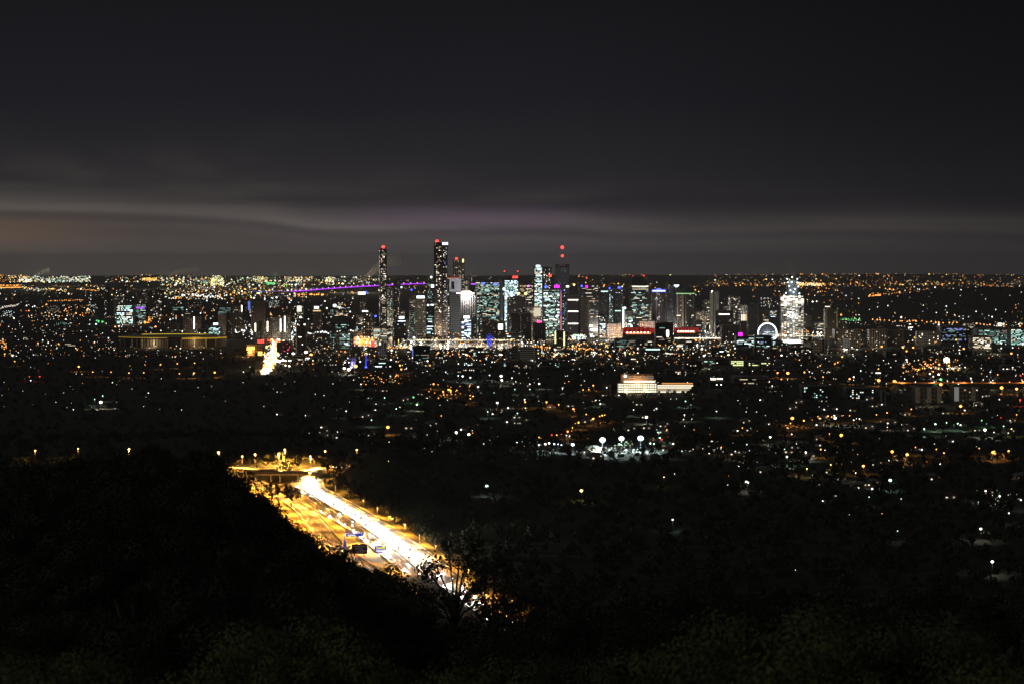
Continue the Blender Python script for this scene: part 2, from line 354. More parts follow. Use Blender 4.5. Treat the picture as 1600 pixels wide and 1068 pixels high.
def barrier(tr, o_, label, h=1.1, name='concrete_barrier', mat=M_conc, w=.5, step=1, cat='barrier'):
    a, b = offset(tr, o_-w/2), offset(tr, o_+w/2); P = []
    for p, q in zip(a, b):
        z = gz(p[1])+.1; P += [(p[0], p[1], z), (p[0], p[1], z+h), (q[0], q[1], z+h), (q[0], q[1], z)]
    mb = MB().poly(P, [(4*i+k, 4*i+k+1, 4*i+k+5, 4*i+k+4) for i in range(len(tr)-1) for k in range(3)])
    return tag(part(name, mb, mat, None), label, cat)
M_conc2 = plain('pale_concrete', (.5, .45, .36))
barrier(MAIN, -19.4, 'pale concrete barrier along the outer right edge of the freeway', 1.6, mat=M_conc2, w=.8)
barrier(MAIN, 4.6, 'long concrete median barrier between the bright lanes and empty lanes of the freeway', 1.0)
barrier(LEFT, -9.6, 'concrete barrier on the right edge of the brown curving slip road', 1.2, mat=M_conc2)
barrier(LEFT, 9.6, 'concrete barrier on the hillside edge of the curving slip road', 1.0)
barrier(RAMP[4:], 6.2, 'pale barrier beside the short ramp joining the freeway', 1.4, mat=M_conc2)
# bright noise fence between ramp and freeway
fn = thing('panel_fence', 'tall pale panel fence between the freeway and the ramp', 'fence'); fl = track([(455, 772), (480, 779), (505, 790), (530, 803), (555, 818), (575, 834)])
P = []
for p in fl: P += [(p[0], p[1], .2), (p[0], p[1], 3.2)]
part('panel', MB().poly(P, [(2*i, 2*i+2, 2*i+3, 2*i+1) for i in range(len(fl)-1)]), plain('fence_panel', (.38, .35, .28)), fn)
for p in fl[::2]: ob('post', MB().box(0, 0, 0, .35, .35, 3.6).mesh('post', M_steel), fn, (p[0], p[1]-.3, .2))

# overbridge carrying the upper road
ov = thing('road_overbridge', 'long railed road bridge crossing above the freeway at the interchange', 'bridge')
D_ = dist(740, 8); x0, x1 = PX(384, D_), PX(502, D_)
part('deck', MB().box((x0+x1)/2, D_, 7.0, x1-x0, 13, 1.6), plain('bridge_deck', (.22, .18, .13)), ov)
for yy in (-6.3, 6.3):
    r = MB()
    for zz in (9.3, 10.0, 10.9): r.box((x0+x1)/2, D_+yy, zz, x1-x0, .25, .22)
    k = int((x1-x0)/2.5)
    for i in range(k+1): r.box(x0+(x1-x0)*i/k, D_+yy, 8.6, .25, .25, 2.4)
    part('railing', r, M_dark, ov)
for px in (400, 424, 438, 466, 494): ob('pier', MB().box(0, 0, 0, 1.2, 9, 7.0).mesh('pier', M_conc), ov, (PX(px, D_), D_, 0))

for px, py, pw in ((400, 747, 60000), (425, 752, 50000), (450, 745, 60000), (470, 750, 70000), (440, 733, 60000), (478, 733, 60000), (410, 760, 50000)): D = dist(py, 9); downlight((PX(px, D), D, 9.5), (1, .42, .065), pw*.6, None, .6)
for px in (405, 430, 455, 480): point((PX(px, D_), D_-30, 5), (1, .45, .08), 9000, None, .5)  # unseen lights added to brighten the near side of the deck
# sign gantries
def gantry(label, px0, px1, py, pyb, signs, frame=M_steel, lamps='w'):
    D = dist(pyb, 0); z = PZ(py, D); xa, xb = PX(px0, D), PX(px1, D)
    g = thing('sign_gantry', label, 'road sign', ((xa+xb)/2, D, 0)); w = xb-xa
    t = MB()
    for dz in (0, 1.9): 
        for dy in (-.6, .6): t.box(0, dy, z+dz, w, .25, .25)
    k = max(3, int(w/2.2))
    for i in range(k):
        a = -w/2+w*i/k; b = a+w/k
        t.bar((a, -.6, z), (b, -.6, z+2.0), .12); t.box(a, -.6, z, .2, .2, 2.0)
    part('truss', t, frame, g)
    for s in (-1, 1): part('post', MB().box(s*(w/2-.4), 0, 0, .7, .9, z+2.1), frame, g)
    for (sa, sb, ta, tb, col, marks, lm) in signs:
        ax, bx = PX(sa, D)-(xa+xb)/2, PX(sb, D)-(xa+xb)/2; az_, bz = PZ(tb, D), PZ(ta, D)
        p = part('sign_panel', MB().box((ax+bx)/2, -1.0, az_, bx-ax, .2, bz-az_), col, g)
        for (u0, u1, v0, v1, mk) in marks:
            part('lettering_panel', MB().box(ax+(bx-ax)*(u0+u1)/2, -1.14, az_+(bz-az_)*v0, (bx-ax)*(u1-u0), .06, (bz-az_)*(v1-v0)), mk, p)
        if lm:
            for f_ in (.3, .78): part('sign_lamp', MB().ball((ax+(bx-ax)*f_, -2.2, az_-1.6), .85), lm, g)
    return g
S_blue = glow('sign_blue', (.05, .10, .62), .55); S_yel = glow('sign_yellow', (1, .85, .05), 1.1); S_wht = glow('sign_white', (.8, .85, 1), 1.1); S_dk = plain('sign_back', (.035, .04, .05), .4)
S_gr = glow('sign_grey', (.30, .33, .36), .16)
gantry('wide truss gantry with one dark panel and one blue and yellow panel over the freeway', 548, 668, 862, 878,
       [(550, 574, 849, 864, S_dk, [(.08, .92, .72, .82, S_gr), (.2, .7, .5, .58, S_gr), (.5, .9, .3, .38, S_gr), (.3, .8, .16, .22, S_gr)], lampmat('r')),
        (586, 604, 852, 863, S_blue, [(.12, .88, .66, .82, S_yel), (.1, .9, .38, .5, S_wht), (.12, .85, .2, .32, S_wht), (.64, .9, .86, 1.05, S_yel)], lampmat('w'))], plain('gantry_tan', (.32, .24, .12)))
gantry('small gantry framed in blue light behind the dark sign', 538, 568, 835, 862, [(541, 565, 833, 837, S_blue, [(.1, .6, .3, .7, S_wht)], None), (537, 541, 845, 854, S_blue, [], None)], S_blue)

# ------------------------------------------------------------------ freeway lamps
lampO = glow('sodium_lantern', (1, .5, .12), 12, False)
def pole_lamp(label, px, py, zg=0.0, h=12, col='o', power=9000, r=.8, arm=0, light=True):
    zt = zg+h; D = dist(py, zt); x = PX(px, D)
    g = thing('freeway_lamp', label, 'street lamp', (x, D, zg), 0, 'lamps along the freeway interchange')
    part('pole', MB().cyl(0, 0, 0, h, .28, .18, 8), M_dark, g)
    if arm: part('arm', MB().bar((0, 0, h), (arm, 0, h+.3), .13), M_steel, g)
    part('lamp_head', MB().ball((arm, 0, h+.25), r, 10, 6, .7), lampO if col == 'o' else lampmat(col), g)
    if light: downlight((arm, -1.2, h-.9), (1, .43, .07) if col == 'o' else (1, .93, .8), power, g, .6)
    return g
NAMES = ['tall orange pole lamp at the left end of the upper road, above the trees', 'faint orange lamp left of the interchange', 'orange lamp on a pole left of the overbridge', 'orange lamp behind the overbridge, left of a pair', 'highest orange lamp above the overbridge',
         'orange pole lamp right of the overbridge', 'orange lamp beside the lit yellow tree at the bend', 'small orange lamp alone above the dark wooded hill', 'lamp glowing over the freeway bend under the bridge end', 'lone orange lamp over the lit stretch of road at far left', 'small orange lamp left of the lone road lamp', 'faint lamp at far left behind the dark hill']
for nm, (px, py, z, pw, r) in zip(NAMES, [(341.5, 707, 8, 80000, 1.4), (378.5, 713, 8, 90000, .9), (398.5, 710, 8, 150000, 1.1), (435.5, 709, 8, 220000, 1.1), (445, 702.5, 8, 260000, 1.1), (485, 713, 8, 240000, .9), (508, 705, 6, 150000, 1.1),
                                       (557.5, 703, 12, 5000, 1.0), (484, 739, 0, 90000, 1.4), (201.5, 702, 8, 40000, 1.3), (122, 701, 8, 9000, .7), (55, 704, 8, 9000, .9)]): pole_lamp(nm, px, py, z, 12, 'o', pw, r)
i = 0; PLG = {}
for tr, off, stp, pw in ((MAIN[3:], -21, 5, 30000), (LEFT[2:-12], 11, 4, 42000), (RAMP, 7.5, 4, 42000)):
    for p in offset(tr, off)[::stp]:
        if p[1] < 1180 or (i == 0 and p[1] > 2060): continue
        g = thing('freeway_lamp', ('slim pole lamp beside the outer edge of the freeway lanes', 'slim pole lamp on the hillside edge of the slip road', 'slim pole lamp between ramp and freeway')[i], 'street lamp', (p[0], p[1], 0), 0, ('poles along the freeway edge', 'poles along the slip road', 'poles along the ramp')[i]); PLG.setdefault(i, []).append((p[1], g))
        part('pole', MB().cyl(0, 0, 0, 10, .2, .13, 6), M_steel, g); part('lamp_head', MB().box(-.9, 0, 10, 1.6, .5, .25), M_steel, g)
        downlight((-1.0, 0, 9.6), (1, .42, .065) if p[1] > 1560 else (1, .42, .08), pw if p[1] > 1600 else pw*.45, g, .5)
    i += 1
MLG = {}  # invented median lamps, added to wash the lanes in even white
for q_, p in enumerate(offset(MAIN, 4.6)[2:]):
    if p[1] < 1560 or q_ % 2: continue
    g = thing('freeway_lamp', 'added long armed white lamp over the bright lanes, ' + ('far' if p[1] > 1900 else 'middle' if p[1] > 1720 else 'near') + ' stretch', 'street lamp', (p[0], p[1], 0), 0, 'added long armed lamps over the bright lanes'); MLG.setdefault(g['label'], []).append((p[1], g))
    part('pole', MB().cyl(0, 0, 0, 11, .2, .13, 6), M_dark, g); part('arm', MB().bar((0, 0, 11), (8.5, 0, 11.6), .1), M_dark, g); part('lamp_head', MB().box(8.6, 0, 11.4, 1.2, .5, .2), M_steel, g)
    l = bpy.data.lights.new('lamp_light', 'SPOT'); l.energy = 150000; l.color = (1, .86, .62); l.shadow_soft_size = .8; l.spot_size = math.radians(118); l.spot_blend = .7; o = bpy.data.objects.new('lamp_light', l); C.link(o); o.location = (9, 0, 11.2); o.parent = g
hm = thing('floodlight_mast', 'dazzling white floodlight mast in the middle of the freeway glare', 'floodlight', (*PG(594, 856), 0))
part('pole', MB().cyl(0, 0, 0, 14, .3, .2, 8), M_steel, hm); part('lamp_head', MB().ball((0, 0, 14.5), 2.0, 10, 6, .8), glow('flood_white', (1, .97, .92), 12), hm)
point((0, -1.5, 12), (1, .9, .78), 200000, hm, 1.2)

ORD = ['leftmost', 'second', 'third', 'fourth', 'fifth', 'sixth', 'seventh', 'eighth', 'ninth', 'tenth', 'eleventh', 'twelfth']
def ordinals(items, form, words=('leftmost', 'rightmost', ' from left', ' from right')):
    items = sorted(items, key=lambda t: t[0]); n = len(items)
    for i, (_, g) in enumerate(items):
        if n < 2: w = None
        elif i < 12 and (i <= n//2 or n-1-i >= 12): w = (words[0] if i == 0 else ORD[i] + words[2])
        elif n-1-i < 12: w = words[1] if i == n-1 else ORD[n-1-i] + words[3]
        else: w = None
        if w: g['label'] = form(w, g['label'])
# ------------------------------------------------------------------ cars
paint = [plain('car_paint_'+n, c, .3, .2, 1, .05) for n, c in (('white', (.7, .7, .68)), ('silver', (.4, .4, .42)), ('red', (.35, .03, .03)), ('blue', (.04, .08, .25)), ('black', (.03, .03, .03)))]
M_tyre = plain('tyre', (.02, .02, .02)); M_glass = plain('car_glass', (.02, .025, .03), .1); HL = glow('headlight_glow', (1, .96, .9), 16); TL = glow('taillight_glow', (1, .05, .02), 10)
def car_proto(pm, name):
    g = thing('car', f'{name} car with headlights on, in the stream of traffic coming down the freeway', 'car', (0, 0, -50), 0, 'cars coming down the freeway')
    P = []; prof = [(-2.2, .35), (-2.2, .95), (-1.2, 1.02), (-.6, 1.48), (.9, 1.5), (1.7, 1.0), (2.2, .9), (2.2, .35)]
    body = [(-2.2, .35), (-2.25, .9), (-1.2, 1.0), (1.6, 1.0), (2.2, .92), (2.2, .35)]
    def ext(pr, w, w2=None):
        n = len(pr); V = [(s*(w if z < 1.05 else (w2 or w)), y, z) for s in (-1, 1) for y, z in pr]
        return MB().poly(V, [tuple(range(n)), tuple(range(2*n-1, n-1, -1))] + [(i, n+i, n+(i+1) % n, (i+1) % n) for i in range(n)])
    part('body', ext(body, .9), pm, g); part('cabin', ext([(-1.15, 1.0), (-.55, 1.48), (.9, 1.5), (1.5, 1.0)], .84, .68), M_glass, g)
    part('roof', MB().box(0, .17, 1.5, 1.3, 1.4, .05), pm, g)
    for sx in (-1, 1):
        for sy in (-1.4, 1.4):
            w = MB(); w.bar((sx*.92, sy, .34), (sx*.72, sy, .34), .34, .34, 12); part('wheel', w, M_tyre, g)
        part('headlight', MB().ball((sx*.62, -2.25, .72), .2, 8, 5), HL, g)
        part('tail_light', MB().box(sx*.66, 2.23, .75, .34, .08, .18), TL, g)
    return g
protos = [car_proto(p, n) for p, n in zip(paint, ('white', 'silver', 'dark red', 'blue', 'black'))]
used = [False]*5
CN_ = ['white', 'silver', 'dark red', 'blue', 'black']; CG = {}
for it in list(PLG.values())+list(MLG.values()): ordinals(it, lambda w, l: f'{w} {l}', ('nearest', 'farthest', ' nearest', ' farthest'))
def stretch(y): return 'at the freeway bend' if y > 2000 else ('on the upper freeway' if y > 1830 else ('on the middle freeway' if y > 1700 else ('just beyond the gantry' if y > 1570 else 'below the gantry')))
def place_car(x, y, z, rz, k, label=None, group=None, beam=0, scale=None):
    if not used[k]: used[k] = True; c = protos[k]; c.location = (x, y, z); c.rotation_euler = (0, 0, rz)
    else: c = dup(protos[k], (x, y, z), rz)
    if label: c['label'] = label; c['group'] = group; CG.setdefault(label, []).append((y, c))
    else: c['label'] = f'{CN_[k]} car with headlights on, {lane} lane {stretch(y)}'; c['group'] = 'cars coming down the freeway'; CG.setdefault(c['label'], []).append((y, c))
    if beam:
        l = SPOT; o = bpy.data.objects.new('headlight_beam', l); C.link(o); o.parent = c; o.location = (0, -2.6, .8); o.rotation_euler = (math.radians(63), 0, PI)
    return c
SPOT = bpy.data.lights.new('headlight_beam', 'SPOT'); SPOT.energy = 22000; SPOT.spot_size = math.radians(62); SPOT.spot_blend = .6; SPOT.color = (1, .93, .82); SPOT.shadow_soft_size = .3
def along(tr, off, gap0, gap1, s0=0, s1=1e9):
    q = offset(tr, off); seg = np.linalg.norm(np.diff(q, axis=0), axis=1); cum = np.concatenate([[0], np.cumsum(seg)]); s = max(s0, 0)+random.uniform(0, 6)
    while s < min(cum[-1], s1):
        i = min(np.searchsorted(cum, s, 'right')-1, len(seg)-1); f_ = (s-cum[i])/seg[i]; p = q[i]*(1-f_)+q[i+1]*f_; t = (q[i+1]-q[i])/seg[i]
        yield p[0], p[1], math.atan2(t[1], t[0])+PI/2
        s += random.uniform(gap0, gap1)
nc = 0
for off, lane in ((-11.5, 'first'), (-7.7, 'second'), (-3.9, 'third'), (-.1, 'last')):
    for x, y, rz in along(MAIN, off, 24, 50, 30):
        if y < 1080: break
        place_car(x, y, .45, rz, random.randrange(5), beam=1 if y > 1560 else 0); nc += 1
for off, lane in ((8.0, 'inner'),):
    for x, y, rz in along(MAIN, off, 40, 90, 60, 900): place_car(x, y, .45, rz, random.randrange(5), beam=0)
for x, y, rz in along(RAMP, 2.2, 20, 40, 150): place_car(x, y, .4, rz, random.randrange(2), 'car with headlights on, coming down the short ramp', 'cars on the short ramp', beam=1); 

for lab, it in CG.items(): ordinals(it, lambda w, l: f'{w} {l}', ('nearest', 'farthest', ' nearest', ' farthest'))
# ------------------------------------------------------------------ windows and buildings
_wm = {}
def wmesh(w, h, k, name='window'):
    key = (round(w, 1), round(h, 1), k, name)
    if key not in _wm: _wm[key] = MB().box(0, 0, -h/2, w, .3, h).mesh(name, winmat(k))
    return _wm[key]
def pick(mix):
    return random.choice(mix)
def windows(root, w, d, h, style, p, mix, sides, z0=3.0, fh=3.6, cw=4.0, ww=2.0, wh=1.6, cap=100):
    cells = []
    for side, width in sides:
        n = max(1, int((width-1.5)/cw)); fl = int((h-z0-1)/fh)
        for j in range(fl):
            zz = z0+fh*(j+.5)
            if style == 'office':
                i = 0
                rowp = random.random() < .25+p; 
                while i < n:
                    if rowp and random.random() < p*1.3 or random.random() < p*.25:
                        ln = min(n-i, random.randint(1, 5)); cells.append((side, (i+ln/2-n/2)*cw, zz, ln*cw-.8, wh, pick(mix))); i += ln
                    i += 1
            else:
                for i in range(n):
                    if random.random() < p: cells.append((side, (i+.5-n/2)*cw, zz, ww, wh, pick(mix)))
    random.shuffle(cells)
    if len(cells) > cap:
        mats = sorted(set(c[5] for c in cells[cap:])); mb = MB()
        for side, a, zz, lw, lh, k in cells[cap:]:
            mb.k = mats.index(k)
            if side == 0: mb.box(a, -d/2-.15, zz-lh/2, lw, .3, lh)
            else: mb.box(side*(w/2+.15), a, zz-lh/2, .3, lw, lh)
        o = part('window', mb, [winmat(k) for k in mats], root); o['kind'] = 'stuff'
    for side, a, zz, lw, lh, k in cells[:cap]:
        if side == 0: ob('window', wmesh(lw, lh, k), root, (a, -d/2-.15, zz))
        else: ob('window', wmesh(lw, lh, k), root, (side*(w/2+.15), a, zz), PI/2)
BL = []          # (px centre, distance, root, px half width)
def bld(label, px0, px1, yt, D, kind='grid', tone=(.22, .2, .18), p=.1, mix='aab', style='resi', yaw=0.0, depth=None, round_=False, name='office_building', cat='building', top='plant', group=None, cap=100, **kw):
    W = (px1-px0)/F*D; x = PX((px0+px1)/2, D); zb = gz(D)-1; h = PZ(yt, D)-zb
    k = .75 if depth is None else depth/W
    ya = abs(yaw); w = W/(math.cos(ya)+k*math.sin(ya)); d = max(8, k*w)
    g = thing(name, label, cat, (x, D+d/2, zb), yaw, group)
    mat = facade(kind, tone)
    tp = 3.0 if top == 'plant' else 0; hb = h-tp
    if round_: part('wall', MB().cyl(0, 0, 0, hb, w/2, w/2, 24), mat, g)
    else:
        c = min(w, d)*.06; a, b_ = w/2, d/2
        part('wall', MB().prism([(-a+c, -b_), (a-c, -b_), (a, -b_+c), (a, b_-c), (a-c, b_), (-a+c, b_), (-a, b_-c), (-a, -b_+c)], 0, hb), mat, g)
    if top == 'plant':
        part('parapet', MB().box(0, 0, hb, w*.99 if not round_ else w*.7, d*.99 if not round_ else w*.7, .9), M_conc, g)
        q = random.uniform(-.15, .15)*w; part('plant_room', MB().box(q, 0, hb+.9, w*random.uniform(.35, .6), d*.5, 2.1), M_roof, g)
    sides = [(0, w*(.7 if round_ else .94))]
    vis = math.copysign(1, yaw) if abs(yaw) > .12 else (0)
    if vis and not round_: sides.append((-vis if False else (1 if yaw < 0 else -1)*1.0, d*.9))
    if p > 0: windows(g, w, d if not round_ else w, hb, style, p, mix, sides, cap=cap, **kw)
    BL.append(((px0+px1)/2, D, g, (px1-px0)/2))
    g['_w'] = w; g['_d'] = d; g['_h'] = h
    return g
def panel(g, D, px0, px1, y0, y1, col, name='lit_sign', front=None, dy=.4, strength=None):
    """a lit sign, strip or screen on the front of building g, placed by where it shows"""
    cx = g.location.x; w = (px1-px0)/F*D; h = (y1-y0)/F*D; x = PX((px0+px1)/2, D)-cx; z = PZ(y1, D)-g.location.z
    m = lampmat(col) if isinstance(col, str) else col
    yaw = g.rotation_euler.z
    return part(name, MB().box(x/math.cos(yaw), -g['_d']/2-dy, z, w, .6, h), m, g)
def beacon(g, D, px, py, r=2.6, col='r', mast=True):
    r *= 1.25
    x = PX(px, D)-g.location.x; z = PZ(py, D)-g.location.z
    if mast and z > g['_h']-1: part('mast', MB().cyl(x, 0, g['_h']-4, z, .6, .3, 6), M_steel, g)
    return part('beacon_light', MB().ball((x, 0 if mast else -g['_d']/2-1, z), r, 10, 6), lampmat(col), g)

beige, grey, brown, dk, blu = (.34, .30, .25), (.24, .24, .24), (.20, .14, .11), (.07, .07, .075), (.12, .14, .19)
# --- landmark towers of the skyline
g = bld('slender dark apartment tower with a red beacon, leftmost of the tall towers', 592, 604.5, 388, 6300, 'grid', (.14, .12, .12), .27, 'aabbcf', yaw=.2, name='apartment_tower', cat='tower', cw=4.2, ww=2.6, wh=1.8); beacon(g, 6300, 598.5, 386, 4)
g = bld('dark stubby tower standing right of the slender beacon tower', 615, 626, 436, 6550, 'grid', dk, .08, 'ab', name='apartment_tower', cat='tower')
g = bld('narrow tower with greenish white windows beside the slender beacon tower', 604, 614, 449, 6480, 'grid', (.15, .15, .14), .4, 'abed', name='apartment_tower', cat='tower')
g = bld('tallest dark tower, left of a joined pair, red beacon on top', 678, 691, 378, 6000, 'grid', (.13, .11, .11), .22, 'aabbcf', name='apartment_tower', cat='tower', cw=4, ww=2.4, wh=1.7); beacon(g, 6000, 682.8, 377.5, 4.2)
g = bld('striped bluish tower joined to the tallest tower, white light on its crown', 691, 699.5, 383, 6030, 'strip', (.26, .27, .36), .24, 'abbjg', name='apartment_tower', cat='tower', cw=4, ww=2.2); panel(g, 6030, 690.5, 699.8, 379, 382.5, 'c', 'crown_light')
g = bld('pale ribbed tower with red beacon and gold edge, right of the tallest pair', 708, 725.5, 405, 6600, 'rib', beige, .14, 'abb', name='office_tower', cat='tower'); beacon(g, 6600, 713.3, 404.5, 3.8); panel(g, 6600, 722.6, 724.6, 405, 410, 'y', 'edge_light')
g = bld('floodlit white slab with a red rim, right of the tallest pair', 702, 721, 434, 6350, 'grid', (.5, .5, .5), 0, name='office_tower', cat='tower', depth=22)
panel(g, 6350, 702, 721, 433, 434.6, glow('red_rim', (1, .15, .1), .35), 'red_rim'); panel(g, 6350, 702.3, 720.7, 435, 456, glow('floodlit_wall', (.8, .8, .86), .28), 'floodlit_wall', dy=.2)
panel(g, 6350, 705, 710, 440, 452, plain('dark_vents', (.05, .05, .05)), 'vent_panel', dy=.9)
g = bld('tower stub with warm windows just behind the dazzling lamp', 721, 734, 436, 6420, 'grid', brown, .4, 'abfb', name='office_tower', cat='tower')
g = bld('grey finned tower under a dazzling white rooftop light', 719, 745, 460, 6150, 'rib', (.42, .4, .4), .05, 'ab', name='office_tower', cat='tower'); panel(g, 6150, 722, 736, 455.5, 461, glow('dazzle', (1, .95, .85), 14), 'floodlight'); panel(g, 6150, 713, 741, 457.4, 458.7, 'w', 'light_bar')
point((PX(729, 6150), 6140, PZ(463, 6150)), (1, .95, .88), 300000, None, 3, 'roof_floodlight')
g = bld('wide glass tower packed with greenish lit floors and two blue signs', 741, 786, 438, 6250, 'glass', (.08, .1, .1), .42, 'deddeabi', 'office', name='office_tower', cat='tower', yaw=-.12, cap=100, cw=3.6); panel(g, 6250, 754.6, 759.5, 441.6, 444.4, 'b'); panel(g, 6250, 772.5, 780, 443, 445.6, 'b'); panel(g, 6250, 738, 745, 443, 445, 'p')
g = bld('bluish white lit tower with two spires and a red sign', 787, 811, 436, 6500, 'glass', (.3, .32, .36), .75, 'eggdeg', 'office', name='office_tower', cat='tower', cw=3.4); beacon(g, 6500, 788.3, 424, 1.5); beacon(g, 6500, 809, 424, 1.5); panel(g, 6500, 801, 809, 431.5, 434.6, 'r')
g = bld('low warm lit tower with rows of windows between two glass towers', 811, 834, 443, 6700, 'strip', brown, .35, 'fabb', 'office', name='office_tower', cat='tower')
g = bld('tall tower whose left half is banded with bright white floors, white sign on top', 834, 848, 415, 6400, 'strip', (.14, .14, .15), .55, 'cgbed', 'office', name='office_tower', cat='tower'); panel(g, 6400, 837.6, 844, 414.4, 417, 'c'); panel(g, 6400, 840, 844.5, 420, 422, 'c')
g = bld('dark twin of the banded tower with scattered warm windows and a red light', 848.5, 862, 416, 6410, 'grid', dk, .22, 'abbc', name='office_tower', cat='tower'); panel(g, 6410, 857.8, 861.4, 428.6, 432.6, 'r', 'red_light')
g = bld('grey notched tower with two dark crown blocks and a red lit mast', 868, 889.5, 418, 6600, 'grid', (.2, .2, .24), .07, 'hidj', name='office_tower', cat='tower', top=None)
for a, b_ in ((868, 874), (883, 889.5)): part('crown_block', MB().box(PX((a+b_)/2, 6600)-g.location.x, 0, g['_h'], (b_-a)/F*6600, g['_d'], 9.5), plain('crown', (.05, .045, .05)), g)
part('crown_core', MB().box(0, 0, g['_h'], 14, 10, 6), M_conc, g); part('crown_bar', MB().box(0, 2, g['_h']+9.6, g['_w']*.98, 6, 1.6), M_conc, g)
g['_h'] += 6; beacon(g, 6600, 878.8, 386.7, 4.4); beacon(g, 6600, 878.8, 399.9, 3.6, mast=False)
g = bld('glass tower glowing with green white floors beside a pink light line', 848, 875.5, 451, 6100, 'glass', (.1, .11, .12), .5, 'eedddgc', 'office', name='office_tower', cat='tower', cw=3.5); panel(g, 6100, 851, 855, 446.6, 449.6, 'b'); panel(g, 6100, 866, 874, 445.6, 449.8, 'm')
pl = thing('light_column', 'thin vertical pink red light line running down between two towers', 'light column', (PX(876.6, 6080), 6080, gz(6080)))
for y0, y1, c in ((452, 456, 'b'), (456.5, 485, 'r'), (485.5, 491, 'b'), (491.5, 515, 'r')):
    part('light_strip', MB().box(0, 0, PZ(y1, 6080), 1.5, 1.5, (y1-y0)/F*6080), glow('pink_strip', (1, .25, .28), 1.4) if c == 'r' else lampmat('p'), pl)
part('pylon', MB().box(0, 1.6, 0, 2.2, 1.2, PZ(452, 6080)), M_dark, pl)
g = bld('dark blue glass tower right of the pink light line', 878, 886, 450, 6180, 'glass', blu, .2, 'dgj', name='office_tower', cat='tower'); panel(g, 6180, 884.6, 889, 446.4, 449, 'w', 'roof_light')
g = bld('brown tower crossed by three bright floors', 886.5, 904, 460, 6200, 'rib', brown, .03, 'ab', name='office_tower', cat='tower')
for y in (468, 486, 505): panel(g, 6200, 887.5, 903.5, y, y+1.3, winmat('c'), 'lit_floor')
g = bld('tan curved tower with fine horizontal louvres', 904, 921, 464, 6200, 'louvre', (.36, .28, .25), .01, 'a', round_=True, name='office_tower', cat='tower')
g = bld('broad dark tower behind the tan louvred one, magenta lamp on its crown', 905, 936, 443, 6290, 'strip', dk, .1, 'ahbf', 'office', name='office_tower', cat='tower'); panel(g, 6290, 915, 918.5, 446.2, 449.6, 'm'); beacon(g, 6290, 917, 435, 1.6)
panel(g, 6290, 922, 936, 514, 516.4, winmat('g'), 'entrance_light')
g = bld('dim grey tower with a teal crown strip', 937, 950, 454, 6400, 'grid', (.16, .17, .17), .1, 'dhi', name='office_tower', cat='tower'); panel(g, 6400, 939, 950, 454.6, 456.2, winmat('e'), 'crown_light')
g = bld('narrow dark glass tower with a blue light on each shoulder', 951, 959, 450, 6330, 'glass', blu, .25, 'deg', name='office_tower', cat='tower'); panel(g, 6330, 951.5, 953.5, 449, 452, 'b')
g = bld('blue crowned grey tower left of the dark stepped tower', 959.5, 974, 450, 6360, 'rib', (.2, .22, .25), .08, 'gd', name='office_tower', cat='tower'); panel(g, 6360, 965.5, 969.5, 447.6, 451, 'b'); panel(g, 6360, 961, 970, 485, 486.4, winmat('e'), 'lit_floor')
g = bld('large dark stepped tower with two small red beacons', 984, 1015, 444, 6350, 'glass', (.06, .07, .08), .22, 'deabi', 'office', name='office_tower', cat='tower', top=None)
part('upper_block', MB().box(0, 3, g['_h'], g['_w']*.72, g['_d']*.6, 25), plain('dark_crown', (.05, .05, .055)), g); g['_h'] += 25; beacon(g, 6350, 989.8, 431.8, 1.3); beacon(g, 6350, 1006.8, 431.4, 1.8); panel(g, 6350, 988, 1013, 447, 448.8, winmat('b'), 'lit_floor'); panel(g, 6350, 988, 1013, 451.4, 452.6, winmat('a'), 'lit_floor')
g = bld('round grey violet tower with a bright blue illuminated crown', 1018, 1041, 455, 6050, 'rib', (.27, .23, .30), .1, 'eagb', round_=True, name='hotel_tower', cat='tower')
panel(g, 6050, 1018.6, 1040.4, 453.2, 456.2, 'b', 'crown_sign'); panel(g, 6050, 1026, 1033, 451, 453.4, 'b', 'crown_sign')
for i in range(9): panel(g, 6050, 1020+i*2.2, 1021.4+i*2.2, 453.8, 455.4, glow('sign_core', (.75, .8, 1), 4), 'sign_letter', dy=.9)
g = bld('thin dark tower squeezed right of the blue crowned one', 1042, 1053, 446, 6300, 'grid', dk, .1, 'jdh', name='office_tower', cat='tower')
g = bld('thin grey tower carrying a white bowl shaped light', 1054, 1060.5, 449, 6280, 'rib', grey, .04, 'h', name='office_tower', cat='tower'); part('bowl_light', MB().cyl(0, 0, g['_h']+.5, g['_h']+7, 3, 9, 14), lampmat('c'), g)
# round tower with green ringed roof
g = bld('big round ribbed tower with a green lit conical roof', 1058, 1086, 458, 6000, 'rib', (.34, .29, .26), .04, 'abe', round_=True, name='office_tower', cat='tower', top=None)
part('roof', MB().cyl(0, 0, g['_h'], g['_h']+15, g['_w']*.46, g['_w']*.12, 24), plain('copper_roof', (.12, .2, .12)), g); part('ring_light', MB().cyl(0, 0, g['_h']-2.6, g['_h']-.2, g['_w']*.515, None, 24), glow('green_ring', (.55, 1, .45), .75), g)
panel(g, 6000, 1066.4, 1068.6, 464, 508, glow('copper_strip', (1, .5, .35), .16), 'vertical_strip'); panel(g, 6000, 1057, 1084, 492.4, 493.6, winmat('b'), 'lit_floor')
g = bld('plain beige round tower with one white light at its shoulder', 1109, 1124, 454, 6400, 'rib', (.36, .33, .27), .0, round_=True, name='apartment_tower', cat='tower'); panel(g, 6400, 1111.5, 1113.6, 454.4, 457.5, 'w', 'shoulder_light')
g = bld('pale tower with white windows left of the purple square sign', 1139, 1157, 462, 6250, 'grid', (.3, .28, .24), .18, 'bbca', name='apartment_tower', cat='tower', yaw=.2)
